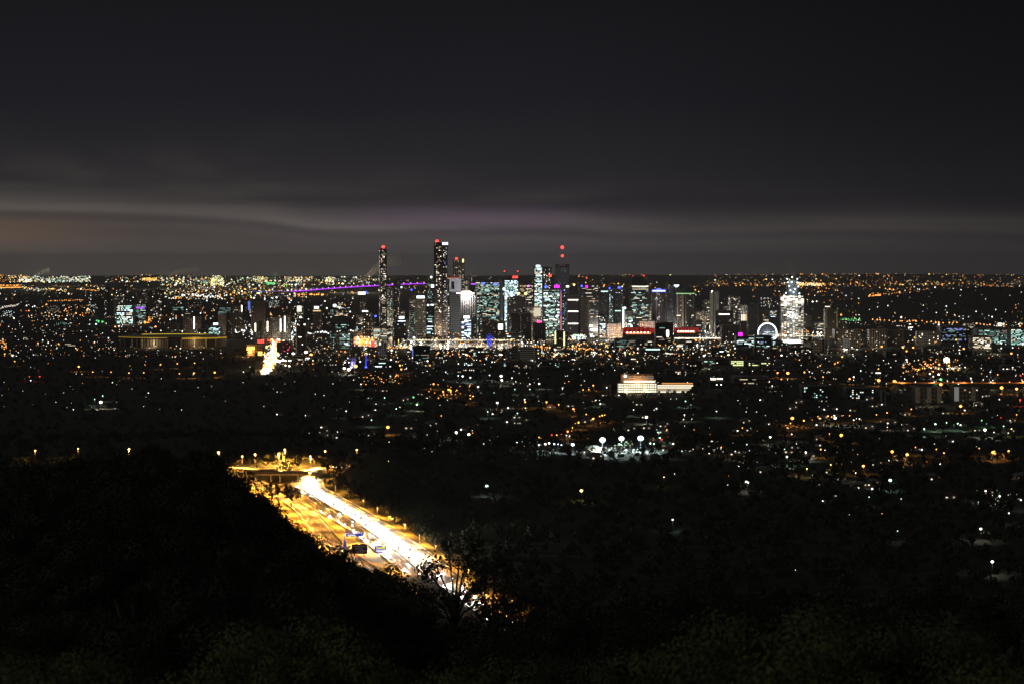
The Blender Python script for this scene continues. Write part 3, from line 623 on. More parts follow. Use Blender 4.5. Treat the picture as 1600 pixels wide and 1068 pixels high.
g = bld('wide brown block with a row of white lights, left of the pale tower', 1118, 1146, 484, 6100, 'grid', brown, .05, 'ab'); panel(g, 6100, 1123, 1140, 490.6, 491.8, winmat('c'), 'lit_floor')
g = bld('dark brown ribbed tower in front of the brown block', 1128, 1157, 506, 5700, 'rib', (.18, .13, .11), .05, 'abc', name='apartment_tower', cat='tower')
g = bld('dark tower with a bright yellow stairwell, between the two red lit walls', 1024, 1052, 503, 5500, 'strip', (.13, .13, .12), .14, 'habd', 'office', name='apartment_tower', cat='tower'); panel(g, 5500, 1041.4, 1045, 516, 525.5, winmat('l'), 'stairwell')
g = bld('long low block striped with faint green light in front of the red wall', 961, 1001, 528, 5350, 'strip', (.28, .30, .22), .2, 'iihd', 'office'); 
g = bld('low dark office with one long cyan window', 1000, 1034, 543, 5000, 'strip', (.15, .14, .12), .06, 'a'); panel(g, 5000, 1009, 1031, 544.4, 546.4, winmat('e'), 'lit_floor')
for lab_, px, py, D, c in (('small violet light on a mast left of the banded white tower', 826, 447, 6300, 'p'), ('small blue rooftop light right of the brown three banded tower', 909, 447, 6250, 'b'), ('warm star bright mast light behind the brown three banded tower', 897, 445, 6700, 'y'), ('small violet mast light above the dark crown of the louvred tower', 921, 448, 6320, 'p'), ('cyan mast light beside the green lit wide glass tower', 787.5, 452, 6200, 'c'), ('blue mast light near the teal tower', 643, 453, 6700, 'b'), ('teal mast light left of the white rooftop signs', 627, 449, 6800, 'c'), ('tiny deep blue light left of the lit white sign block', 587, 494, 5900, 'b')):
    q = thing('mast_light', lab_, 'mast light', (PX(px, D), D, gz(D))); part('mast', MB().cyl(0, 0, 0, PZ(py, D)-gz(D), .5, .25, 6), M_steel, q); part('lamp_head', MB().ball((0, -1, PZ(py, D)-gz(D)), 3.2, 10, 6), lampmat(c) if c != 'p' else glow('violet_lamp', (.5, .1, 1), 4), q)
# red lit walls
for a, b_, y0, y1, dd, lb in ((973, 1023, 512, 523, 5850, 'low building washed in deep red light, left of the dark tower with yellow stairs'), (1053, 1092, 512, 521, 5850, 'low building washed in red light behind the white motorway deck')):
    g = bld(lb, a, b_, y0-1, dd, 'grid', (.35, .16, .12), 0, depth=18)
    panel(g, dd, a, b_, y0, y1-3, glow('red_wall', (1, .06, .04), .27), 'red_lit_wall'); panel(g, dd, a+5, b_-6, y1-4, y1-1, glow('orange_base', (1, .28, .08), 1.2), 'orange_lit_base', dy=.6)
    for i in range(6): panel(g, dd, a+3+i*(b_-a-8)/6, a+5.5+i*(b_-a-8)/6, y0+1.5, y1-5, plain('wall_recess', (.06, .03, .03)), 'recess', dy=.8)
    for i in range(7): panel(g, dd, a+6+i*(b_-a-12)/7, a+8+i*(b_-a-12)/7, y1-4.5, y1-2.5, lampmat('w'), 'wall_lamp', dy=1.2)
g = bld('brown block above the left red lit wall', 999, 1026, 501, 6000, 'grid', (.3, .17, .12), .05, 'ab')
# construction tower
def construction():
    D = 5700; g = thing('construction_tower', 'unfinished tower blazing with white work lights on every floor', 'tower', (PX(1238.5, D), D+18, gz(D))); w = 36/F*D; base = g.location.z
    lm, lb = winmat('l'), winmat('c'); slab = plain('slab', (.4, .4, .38)); zt = PZ(461, D)
    n = int(zt/4.1)
    for i in range(n+1): part('floor_slab', MB().box(0, 0, i*4.1, w, 32, .7), slab, g)
    for i in range(5):
        for s in (-1, 1): part('column', MB().box((i-2)*w*.235, s*14, 0, 1.1, 1.1, zt), slab, g)
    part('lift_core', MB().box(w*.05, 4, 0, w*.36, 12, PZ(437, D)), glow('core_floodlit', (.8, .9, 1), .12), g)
    for i in range(5): part('jump_form', MB().box(w*.05, 4, PZ(458-i*4.6, D)-base, w*(.62-i*.07), 14, 2.0), slab, g)
    cells = []
    for i in range(n):
        bright = 1 if i > n*.78 else (.8 if i < n*.42 else .42)
        for j in range(8):
            if random.random() < bright*.9: cells.append((i, j, 'l' if random.random() < (.6 if bright == 1 else .12) else random.choice('cbbaa')))
    random.shuffle(cells); rest = MB()
    for q, (i, j, k) in enumerate(cells):
        hx = w/8*(.95 if k == 'l' else .7); hh = random.uniform(.9, 2.2)
        if q < 100: ob('work_light', wmesh(hx, hh, k, 'work_light'), g, ((j-3.5)*w/8, -12.5, i*4.1+2.2))
        else: rest.box((j-3.5)*w/8, -12.5, i*4.1+1.2, hx, .3, hh)
    o = part('work_light', rest, winmat('b'), g); o['kind'] = 'stuff'
    part('lit_lobby', MB().box(-w*.02, -16.5, 1, w*.75, 1, 9), winmat('l'), g)
    for px, py in ((1234, 447), (1248.5, 448), (1238.5, 433.5), (1231, 436), (1246.8, 436), (1229, 458), (1238, 441), (1243, 452), (1236, 454), (1232, 441.5), (1247, 442), (1241, 457), (1250, 459), (1226, 462)): part('floodlight', MB().ball((PX(px, D)-g.location.x, -6, PZ(py, D)-base), 2.0), lampmat('c'), g)
    f2 = MB()
    for px in (1230, 1235, 1242, 1248): f2.box(PX(px, D)-g.location.x, -2, zt, .9, .9, PZ(440, D)-zt)
    for py in (453, 447, 442): f2.box(0, -2, PZ(py, D)-base, w*.5, .8, .6)
    part('scaffold_frame', f2, M_steel, g)
    point((0, -40, 80), (1, .97, .88), 120000, g, 4)  # unseen light added out front to brighten the tower
construction()
def crane(label, px, py0, jx, jy, D, col, base_y=None):
    g = thing('tower_crane', label, 'crane', (PX(px, D), D+8, gz(D))); z0 = PZ(base_y or py0+16, D); z = PZ(py0, D)
    m = MB()
    for a, b_ in ((-1, -1), (1, -1), (1, 1), (-1, 1)): m.bar((a, b_, z0), (a, b_, z), .28)
    k = int((z-z0)/3)
    for i in range(k): m.bar((-1, -1, z0+i*3), (1, -1, z0+i*3+3), .2)
    part('mast', m, col, g); jX = PX(jx, D)-g.location.x; jZ = PZ(jy, D); j = MB()
    for s in (-.8, .8): j.bar((0, s, z), (jX, s*.4, jZ), .45)
    for i in range(8):
        t0, t1 = i/8, (i+1)/8; j.bar((jX*t0, -.8, z+(jZ-z)*t0), (jX*t1, .8, z+(jZ-z)*t1), .25)
    part('jib', j, col, g); s = -1 if jX > 0 else 1
    part('counter_jib', MB().box(s*5, 0, z-.5, 9, 2, 1), col, g); part('counterweight', MB().box(s*8, 0, z-3, 3, 2.4, 2.6), M_conc, g); part('cab', MB().box(0, -1.6, z-2, 2, 2, 2.4), M_white, g)
M_cr = plain('crane_red', (.5, .2, .15)); M_cw = plain('crane_white', (.7, .65, .6))
crane('pale luffing crane, taller of the two above the white blazing tower', 1240, 426, 1233, 405, 5700, M_cw, 446); crane('short red crane on the white blazing tower', 1243, 428, 1250, 412, 5705, M_cr, 446)
crane('thin luffing crane beside the gold edged tower', 732.5, 433, 742, 413, 6400, M_cw, 442)
crane('small crane raised above the distant towers behind the red sign', 737, 430, 733, 420, 6500, M_cw, 440)

# ferris wheel
def wheel():
    D = 5780; g = thing('ferris_wheel', 'white glowing ferris wheel left of the blazing construction tower', 'ferris wheel', (PX(1199, D), D, gz(D)), .15); R = 15/F*D; zc = PZ(520, D)-g.location.z
    W = glow('wheel_white', (.85, .9, 1), 4); ws = glow('wheel_spoke', (.75, .8, 1), .6); r = MB(); n = 48
    for yy in (-1, 1):
        for i in range(n):
            a, b_ = 2*PI*i/n, 2*PI*(i+1)/n; r.bar((R*math.cos(a), yy, zc+R*math.sin(a)), (R*math.cos(b_), yy, zc+R*math.sin(b_)), 1.5)
    part('rim', r, W, g); part('hub', MB().bar((0, -2, zc), (0, 2, zc), 2.2, 2.2, 12), glow('hub_red', (1, .6, .6), 2), g)
    for i in range(21):
        a = 2*PI*i/21; part('spoke', MB().bar((0, 0, zc), (R*math.cos(a), 0, zc+R*math.sin(a)), .35), ws, g)
        part('gondola', MB().box((R+2)*math.cos(a), 0, zc+(R+2)*math.sin(a)-1.6, 2, 2.2, 2.2), M_white, g)
    for s in (-1, 1):
        for yy in (-4, 4): part('leg', MB().bar((s*14, yy*1.6, 0), (0, yy*.5, zc), .9), M_white, g)
wheel()
# --- right hand side
g = bld('beige twin pillared tower standing alone right of the blazing tower', 1289, 1309, 482, 5600, 'grid', (.22, .2, .16), .02, 'a', name='office_tower', cat='tower')
for a in (1289.6, 1306.4): panel(g, 5600, a, a+2.4, 484, 512, plain('tan_pillar', (.6, .5, .36)), 'pillar', dy=1.2)
panel(g, 5600, 1289, 1297, 478.5, 479.8, winmat('b'), 'roof_light')
g = bld('grey tower with darker windows behind the ferris wheel', 1168, 1185, 475, 5950, 'grid', (.28, .28, .27), .02, 'h', name='apartment_tower', cat='tower')
g = bld('small tower with a warm lit face left of the ferris wheel', 1157, 1167, 490, 6000, 'grid', brown, 0, name='apartment_block'); 
for a in (1158, 1160.5, 1163): panel(g, 6000, a, a+1.6, 491, 501, winmat('b'), 'lit_bay')
panel(g, 6000, 1165.4, 1167, 491, 501, winmat('f'), 'lit_bay')
g = bld('dark block with a bright purple square sign', 1150, 1180, 524, 5500, 'strip', dk, .55, 'eghd', 'office'); panel(g, 5500, 1153.8, 1159.8, 519.5, 525, 'm', 'square_sign')
g = bld('dark blue glass block in front of the ferris wheel', 1180, 1206, 523, 5350, 'glass', blu, .22, 'gdji', 'office')
g = bld('low white lit block right of the dark blue block', 1206, 1222, 530, 5500, 'grid', (.3, .34, .32), .3, 'egd')
g = bld('beige tower block with pale bay columns right of the blazing tower base', 1305, 1345, 513, 5450, 'grid', (.34, .29, .2), .1, 'abb', name='apartment_block')
g = bld('tan apartment block with a bluish left wall', 1269, 1285, 530, 5150, 'grid', (.36, .31, .24), .07, 'ab', name='apartment_block')
g = bld('slim bluish grey block between tan blocks', 1286, 1294, 529, 5150, 'rib', (.25, .27, .35), .05, 'a', name='apartment_block')
g = bld('slim blue grey block with windows, left of the white wall', 1297, 1308, 529, 5150, 'grid', (.27, .28, .33), .1, 'ga', name='apartment_block')
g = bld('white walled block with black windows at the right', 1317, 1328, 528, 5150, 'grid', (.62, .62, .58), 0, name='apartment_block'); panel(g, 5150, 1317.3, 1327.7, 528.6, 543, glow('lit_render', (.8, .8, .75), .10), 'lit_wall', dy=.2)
for i in range(5):
    for j in range(2): panel(g, 5150, 1319.3+j*4.6, 1321.6+j*4.6, 530+i*2.5, 531.3+i*2.5, M_dark, 'dark_window', dy=.9)
g = bld('beige block cluster left of the dark wide hall', 1358, 1386, 513, 5500, 'rib', (.34, .31, .25), .06, 'ab', name='apartment_block')
g = bld('broad dark brown hall right of the beige cluster', 1386, 1414, 514, 5550, 'grid', (.14, .1, .08), .04, 'a')
g = bld('long pale warehouse with lights along its foot', 1433, 1469, 516, 5550, 'grid', (.4, .36, .3), .04, 'bc', depth=30, name='warehouse')
g = bld('bright white office with continuous lit floors at the far right', 1518, 1551, 524, 5150, 'strip', (.3, .3, .26), .5, 'cbba', 'office')
g = bld('long glassy campus block behind the bright white office', 1527, 1578, 512, 5600, 'glass', (.12, .14, .12), .6, 'iidhe', 'office')
g = bld('glassy block with long lit floors at the right edge of the view', 1578, 1606, 512, 5550, 'strip', (.2, .22, .18), .7, 'bede', 'office')
g = bld('low glass block with violet lights behind the pale warehouse', 1470, 1512, 509, 5750, 'glass', blu, .3, 'ijjd', 'office')
# slab blocks nearer the camera on the right
g = bld('beige three bay apartment slab, left of a pair on the right', 1430, 1471, 602, 3330, 'grid', (.17, .14, .12), .05, 'abf', name='apartment_block', cat='apartment block')
for a, b_ in ((1430, 1437), (1448, 1455), (1464, 1471)): panel(g, 3330, a, b_, 605, 629, plain('beige_bay', (.42, .36, .27)), 'bay', dy=1.0)
g = bld('apartment slab with one floodlit white end bay, right of a pair', 1491, 1532, 603, 3330, 'grid', (.2, .16, .13), .12, 'abf', name='apartment_block', cat='apartment block')
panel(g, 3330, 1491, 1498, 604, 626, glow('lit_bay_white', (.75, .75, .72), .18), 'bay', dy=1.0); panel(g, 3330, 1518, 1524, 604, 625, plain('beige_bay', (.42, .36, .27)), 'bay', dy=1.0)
g = bld('dark slab with columns of greenish lit windows, left of its twin', 1253, 1296, 600, 3420, 'grid', dk, .24, 'eedb', name='apartment_block', cat='apartment block', cw=3.4, fh=3.2)
g = bld('dark slab with columns of yellow green windows, right of its twin', 1322, 1368, 603, 3400, 'grid', dk, .28, 'eebb', name='apartment_block', cat='apartment block', cw=3.4, fh=3.2)
g = bld('narrow grey stair tower beside an orange lit tree', 1376, 1384, 607, 3300, 'rib', (.4, .42, .42), .03, 'e', name='apartment_block', cat='apartment block')
# yellow windows
g = bld('block with a grid of bright yellow green windows', 1141, 1163, 560, 4450, 'grid', (.2, .2, .14), .85, 'kkk', name='apartment_block', cw=4, ww=3.2, wh=2.2, fh=4)
g = bld('long block with patchy yellow green lit windows', 1168, 1205, 562, 4450, 'grid', (.2, .2, .14), .45, 'kkh', name='apartment_block', cw=4, ww=3, wh=2, fh=4)
g = bld('brown terraced block with warm roof lights', 1146, 1201, 586, 3800, 'strip', (.3, .2, .12), .08, 'fah', 'office', name='apartment_block')
g = bld('low block with bright white lights along its roof', 1109, 1131, 592, 3700, 'grid', dk, .2, 'ca'); panel(g, 3700, 1110.5, 1118, 590.2, 592.6, 'w', 'roof_light'); panel(g, 3700, 1120, 1129, 590.2, 592, 'w', 'roof_light')
# floodlit hospital like complex
g = bld('long building ablaze with white floors, orange upper storeys', 965, 1026, 598, 3560, 'strip', (.5, .42, .3), 0, depth=25, name='lit_complex', top=None)
HF = glow('hall_floor', (1, .93, .70), 1.5)
for i in range(4): panel(g, 3560, 965.5, 1025.5, 598.8+i*3.7, 601.2+i*3.7, HF, 'lit_floor')
for i in range(16): panel(g, 3560, 966.5+i*3.7, 967.3+i*3.7, 598.2, 613, M_conc, 'mullion', dy=.9)
panel(g, 3560, 975, 1024, 594.4, 597.2, HF, 'lit_floor', dy=-6); ub = part('upper_block', MB().box(0, 3, g['_h'], 57, 16, (598-584.5)/F*3560), plain('orange_render', (.55, .34, .2)), g)
point((0, -20, g['_h']+4), (1, .5, .15), 12000, g, 1); point((-18, -16, 4), (1, .7, .3), 9000, g, 1); point((16, -16, 4), (1, .7, .3), 9000, g, 1)
for y in (587.6, 590.4): panel(g, 3560, 981, 1022, y, y+.9, winmat('h'), 'lit_floor', dy=-4)
panel(g, 3560, 975.2, 979, 585.4, 588.6, lampmat('w'), 'corner_lamp', dy=-3)
g = bld('striped right wing of the blazing complex under an orange roof edge', 1026.5, 1083, 600, 3590, 'strip', (.35, .3, .2), 0, depth=25, name='lit_complex', top=None)
for i in range(4): panel(g, 3590, 1027, 1083-i*3, 601+i*3.2, 602.7+i*3.2, winmat('b' if i != 2 else 'a'), 'lit_floor')
panel(g, 3590, 1034, 1082.5, 597.4, 599.6, glow('orange_roof_edge', (1, .42, .12), .8), 'roof_edge')
g = bld('small dim block at the left foot of the blazing complex', 941, 955, 599, 3560, 'grid', (.35, .33, .3), .2, 'gb')
# striped louvre block, blue slab, dark round tower ...
g = bld('dark block with fine white horizontal louvres, below the towers', 812, 838, 542, 4650, 'louvre', (.5, .5, .46), .02, 'd'); g = bld('dim greenish block joined to the louvred block', 795, 811, 542, 4660, 'strip', (.2, .22, .17), .1, 'id')
g = bld('lavender white slab apartment with a lit window near its top', 589, 604, 533, 4900, 'grid', (.42, .42, .58), .03, 'j', name='apartment_block', yaw=-.3)
panel(g, 4900, 594, 596, 535, 538, winmat('l'), 'window')
g = bld('black round tower with a white light on top, right of the blazing street', 462.5, 478, 497, 4950, 'grid', (.06, .05, .055), .07, 'abl', round_=True, name='apartment_tower', cat='tower'); beacon(g, 4950, 469, 496.2, 2.4, 'w'); panel(g, 4950, 465, 477, 506, 508, winmat('c'), 'lit_floor')
panel(g, 4950, 462, 464, 508, 552, plain('stair_spine', (.6, .5, .45)), 'stair_spine', dy=-3)
g = bld('dark block with teal windows right of the black round tower', 528, 549, 517, 5250, 'strip', (.15, .18, .18), .4, 'edig', 'office'); g = bld('grey block left of the teal windowed block', 514, 526, 518, 5280, 'grid', (.22, .23, .24), .25, 'ed')
g = bld('narrow tower with a white sign on its roof behind the teal block', 567, 580, 487, 5900, 'grid', (.3, .26, .22), .2, 'abc', name='apartment_tower', cat='tower'); panel(g, 5900, 566, 575, 485.4, 487.2, 'c')
g = bld('low striped block lit cool white between narrow tower and blue sign tower', 582, 615, 510, 5950, 'strip', (.3, .3, .27), .6, 'bhea', 'office')
g = bld('slate tower with a big white rooftop sign and tan side wall', 615, 637, 500, 5900, 'strip', (.17, .18, .26), .06, 'gd', name='office_tower', cat='tower'); panel(g, 5900, 623.6, 631.5, 494.4, 498, 'c'); panel(g, 5900, 634.6, 637.6, 499, 522, plain('tan_wall', (.5, .36, .26)), 'side_wall', dy=.8); panel(g, 5900, 622, 633.5, 501, 502.2, winmat('g'), 'lit_floor')
g = bld('beige lit block under a white rooftop sign, left of the tallest tower', 648, 666, 466, 6200, 'grid', (.42, .36, .24), .08, 'bb', name='office_tower', cat='tower'); panel(g, 6200, 651, 663.5, 462.4, 466.2, winmat('g'))
g = bld('dark teal tower at the left foot of the tallest tower', 665, 679, 472, 5950, 'strip', (.08, .12, .12), .22, 'dieg', 'office', name='office_tower', cat='tower'); panel(g, 5950, 667.5, 670, 475.5, 477.3, 'c'); panel(g, 5950, 673, 678, 475.5, 477.3, 'c')
g = bld('short tower with a glowing white corner left of the tallest tower', 667, 678, 440, 6250, 'grid', (.2, .24, .24), .2, 'ed', name='office_tower', cat='tower'); panel(g, 6250, 673.5, 678, 445, 449.5, winmat('g'), 'lit_corner'); beacon(g, 6250, 673.6, 433.3, 2.6, 'c')
g = bld('tower with an oval white sign and blue lit floors', 720, 737, 497, 5800, 'strip', (.3, .3, .36), .35, 'gjjg', 'office', name='office_tower', cat='tower'); panel(g, 5800, 724.4, 733.6, 493.6, 497.4, 'c'); point((0, -12, g['_h']-6), (.8, .85, 1), 30000, g, 1)
g = bld('dim beige tower right of the oval sign tower', 737.5, 745, 495, 5850, 'grid', (.3, .25, .2), .14, 'ab', name='office_tower', cat='tower')
g = bld('grey low tower left of the blazing white square', 752, 776, 500, 5900, 'grid', (.3, .28, .27), .08, 'ha')
g = bld('pale block holding a blazing white square screen', 776, 790, 501, 5880, 'grid', (.3, .28, .25), .1, 'a'); panel(g, 5880, 778.6, 785.4, 506.5, 514.5, glow('white_screen', (1, .98, .8), 8), 'screen')
g = bld('dark tower beneath two yellow rooftop lamps', 792, 821, 463, 6150, 'grid', (.13, .11, .11), .06, 'abd', name='office_tower', cat='tower'); beacon(g, 6150, 810.8, 458.8, 2.8, 'y'); beacon(g, 6150, 821.6, 459.2, 3.4, 'y'); beacon(g, 6150, 787.4, 452, 3.2, 'c'); beacon(g, 6150, 791.6, 464.6, 3.2, 'w')
g = bld('beige tower with a fine window grid below the yellow lamps', 798, 813, 490, 5950, 'grid', (.36, .32, .28), .03, 'h', name='office_tower', cat='tower')
g = bld('grey tower with horizontal louvres beside the fine grid tower', 813.5, 831, 489, 5930, 'louvre', (.36, .35, .34), .02, 'h', name='office_tower', cat='tower')
g = bld('block with a cluster of glowing cream windows above the red rooftop sign', 821, 846, 479, 6080, 'grid', (.25, .24, .2), .5, 'hab', name='office_tower', cat='tower'); panel(g, 6080, 834, 845, 481, 494, glow('cream_glow', (1, .93, .7), .55), 'lit_screen', dy=.2)
g = bld('grey tower with a hot pink rooftop sign', 833, 853, 503, 5900, 'rib', (.3, .27, .27), .02, 'h', name='office_tower', cat='tower'); panel(g, 5900, 839, 845.6, 501.2, 503.8, glow('pink_sign', (1, .05, .2), 5))
g = bld('tower edged by two vertical yellow light strips, in front of the skyline', 866.5, 884, 516, 5300, 'grid', (.2, .18, .14), .1, 'ha', name='apartment_tower', cat='tower')
for a in (866.6, 880.4): panel(g, 5300, a, a+2.2, 518, 540, winmat('k'), 'light_strip')
g = bld('orange brown low block right of the dark broad tower', 947, 972, 505, 6000, 'grid', (.42, .25, .15), .06, 'fb'); g = bld('low white lit block left of the red wall', 936, 948, 502, 6050, 'strip', (.3, .3, .28), .5, 'gb', 'office')
g = bld('white lit tower column under scaffolding left of the red wall', 973, 979, 486, 6000, 'rib', (.5, .5, .5), 0, name='office_tower', cat='tower'); panel(g, 6000, 972.6, 975, 484, 512, winmat('g'), 'vertical_light'); panel(g, 6000, 973, 978, 480, 482.4, 'c')
g = bld('grey office block under the dark stepped tower', 979, 990, 486, 6040, 'glass', (.2, .24, .25), .35, 'dge', 'office')
# left hand side
for a, b_, y, d_, lb in ((156, 170, 448, 8600, 'leftmost dark apartment tower on the far left plain'), (177, 196, 447, 8500, 'wide dark tower with scattered white windows and a blue light, far left plain'), (214, 233, 455, 8500, 'dark low tower right of an orange glow on the far left'), (234, 254, 452, 8550, 'dark bluish tower, rightmost of the four far left towers')):
    g = bld(lb, a, b_, y, d_, 'grid', (.13, .11, .1), .2, 'abhc', name='apartment_tower', cat='tower', fh=4.5, cw=6, ww=2.6, wh=2)
g = bld('long office with bright cool white floors on the left', 181, 209, 474, 7400, 'strip', (.3, .32, .32), .55, 'gebe', 'office', fh=5.2, wh=2.6); g = bld('right wing of the cool white office, violet strip at its foot', 209.5, 229, 473, 7450, 'strip', (.3, .34, .38), .45, 'eded', 'office', fh=5); panel(g, 7450, 213, 226, 480, 482, 'p', 'violet_strip')
g = bld('plain pale lift block left of the cool white office', 153, 162, 468, 7600, 'rib', (.36, .32, .3), 0)
g = bld('brown apartment block with one bright vertical light, above the stadium', 285, 312, 494, 6000, 'grid', (.30, .2, .16), .05, 'ab', name='apartment_block'); panel(g, 6000, 302.5, 304, 495, 514, winmat('c'), 'stair_light')
g = bld('white glass office with a white rooftop sign near the stadium', 324, 346, 508, 5600, 'strip', (.35, .38, .38), .6, 'gede', 'office'); panel(g, 5600, 333.4, 340.6, 504.6, 507.6, 'c')
g = bld('tan gridded tower right of the brown block', 340, 353, 490, 6050, 'grid', (.36, .28, .22), .04, 'h', name='apartment_block'); g = bld('dark brown tower with a violet edge', 353.5, 366, 487, 6100, 'grid', (.2, .14, .11), .05, 'a', name='apartment_block')
g = bld('broad brown slab tower with pale corner, upper left city', 392, 416, 470, 6700, 'rib', (.25, .17, .13), .01, 'a', name='apartment_tower', cat='tower'); panel(g, 6700, 387.6, 391, 471, 485, glow('blue_edge', (.2, .3, 1), .7), 'blue_edge')
g = bld('tan tower left of the broad brown slab with a bright stair line', 363, 380, 477, 6750, 'grid', (.28, .22, .15), .08, 'ab', name='apartment_block'); panel(g, 6750, 377, 378.4, 477, 487, winmat('c'), 'stair_light')
g = bld('grey glass block upper left with pale bands', 340, 362, 477, 6900, 'glass', (.25, .27, .28), .25, 'id', 'office')
for k_, (a, b_, y, ln, lb) in enumerate(((396, 408, 502, 399, 'grey apartment with a bright line at its left edge, leftmost of the lit row'), (409, 424, 499, 418, 'grey apartment with a bright line at its middle, second of the lit line row'), (425, 441, 495, 438.4, 'grey apartment with thin light line on its right, third of the lit line row'), (442, 454, 491, 445, 'greenish glass apartment with the brightest white line, last of the lit line row'))):
    g = bld(lb, a, b_, y, 5850-k_*15, 'grid', (.24, .24, .23) if k_ < 3 else (.25, .32, .3), .14, 'ahd', name='apartment_block', cat='apartment block'); panel(g, 5850-k_*15, ln-.8, ln+.9, y+3, 518, winmat('c'), 'stair_light')
g = bld('small block with an oval white sign above an orange line', 489, 502, 485, 6500, 'grid', (.25, .18, .15), .05, 'f'); panel(g, 6500, 491, 498, 478.8, 482.4, 'c'); panel(g, 6500, 489, 501, 484.6, 486.6, winmat('f'), 'orange_line')
g = bld('block with a glowing cream facade, left centre', 463, 475, 477, 6700, 'grid', (.4, .4, .3), .3, 'bb'); panel(g, 6700, 464, 471, 478, 487, winmat('b'), 'lit_wall')
g = bld('block carrying a white swoosh shaped rooftop sign', 561, 573, 460, 6700, 'grid', (.18, .16, .15), .1, 'a', name='office_tower', cat='tower'); panel(g, 6700, 559.6, 571, 456.4, 460.2, 'w'); panel(g, 6700, 570, 573, 455.4, 458.4, 'b')
g = bld('dark brewery hall left of the blazing street with red rooftop letters', 385, 413, 537, 4900, 'grid', (.25, .17, .1), 0, name='brewery_hall', depth=30)
point((-14, -22, 14), (1, .5, .12), 60000, g, 1); panel(g, 4900, 386, 398, 541, 546, glow('amber_wall', (1, .55, .12), 2.2), 'lit_wall', dy=.3)
g2 = bld('brown hall with an amber lit doorway beside the blazing street', 398, 412, 549, 4650, 'grid', (.3, .2, .1), 0, name='brewery_hall', depth=20); panel(g2, 4650, 403, 410, 548.5, 555, glow('amber_wall', (1, .55, .12), 2.2), 'lit_wall')
rs = thing('rooftop_sign', 'red illuminated letters standing above the dark brewery hall', 'sign', (PX(407.5, 4950), 4950, gz(4950)))
m = MB(); zt, zb_ = PZ(529.6, 4950), PZ(534.6, 4950); w = 10/F*4950
for s in (-1, 1): part('support', MB().box(s*w*.4, 1, 0, .5, .5, zb_), M_dark, rs)
for i in range(4):
    cx = (i-1.5)*w/4; l = MB(); l.bar((cx-w*.1, 0, zb_), (cx+w*.1, 0, zt), .75); l.bar((cx-w*.1, 0, zt), (cx+w*.1, 0, zb_), .75); part('letter', l, lampmat('r'), rs)
g = bld('dark block speckled with red lights right of the blazing street', 432, 455, 533, 5000, 'grid', (.1, .07, .08), 0, name='shopping_block')
for i in range(9): panel(g, 5000, *(lambda a, b_: (a, a+1, b_, b_+1))(random.uniform(433, 453), random.uniform(533, 552)), glow('red_dot', (1, .05, .15), 2), 'red_light', dy=.8)
g = bld('low white showroom blazing at the foot of the black round tower', 432, 458, 557, 4650, 'strip', (.5, .5, .48), .9, 'lcl', 'office', name='showroom', depth=20); g = bld('long low podium right of the white showroom', 456, 486, 554, 4700, 'strip', (.35, .33, .3), .4, 'bch', 'office', depth=20)
g = bld('low dark office with cyan white strip windows below the lavender slab', 583, 614, 562, 4400, 'strip', dk, .35, 'egc', 'office', depth=25)
g = bld('small lavender house block beside a floodlit car yard', 546, 556, 556, 4400, 'grid', (.4, .4, .6), .02, 'j'); point((0, -10, 10), (.5, .45, 1), 9000, g, 1)
g = bld('dim tan block above the lavender house block', 547, 565, 545, 4600, 'grid', (.3, .27, .2), .1, 'ah')
g = bld('dark box building left of the white arched bridge', 645, 672, 539, 4700, 'glass', (.1, .12, .16), .12, 'idh', 'office'); panel(g, 4700, 644.2, 645.6, 545, 556, glow('blue_edge', (.2, .3, 1), .7), 'blue_edge')
# blue lamp spire
bs = thing('blue_spire', 'small deep blue lit spire among the dark roofs', 'spire', (PX(571.8, 4400), 4400, gz(4400))); part('shaft', MB().cyl(0, 0, 0, PZ(552, 4400), 1.6, .5, 8), glow('spire_blue', (.04, .05, 1), 1.6), bs); part('base', MB().cyl(0, 0, 0, 4, 3, 2, 8), lampmat('b'), bs)
bt = thing('blue_lit_sculpture', 'branching frame flooded with deep blue light by the river', 'sculpture', (PX(764.5, 5600), 5600, gz(5600))); 
for i in range(9): a = random.uniform(-1, 1); part('branch', MB().bar((a*2, 0, 0), (a*11, 0, random.uniform(18, 32)), 1.1, .5), glow('deep_blue', (.03, .06, 1), 1.0), bt)

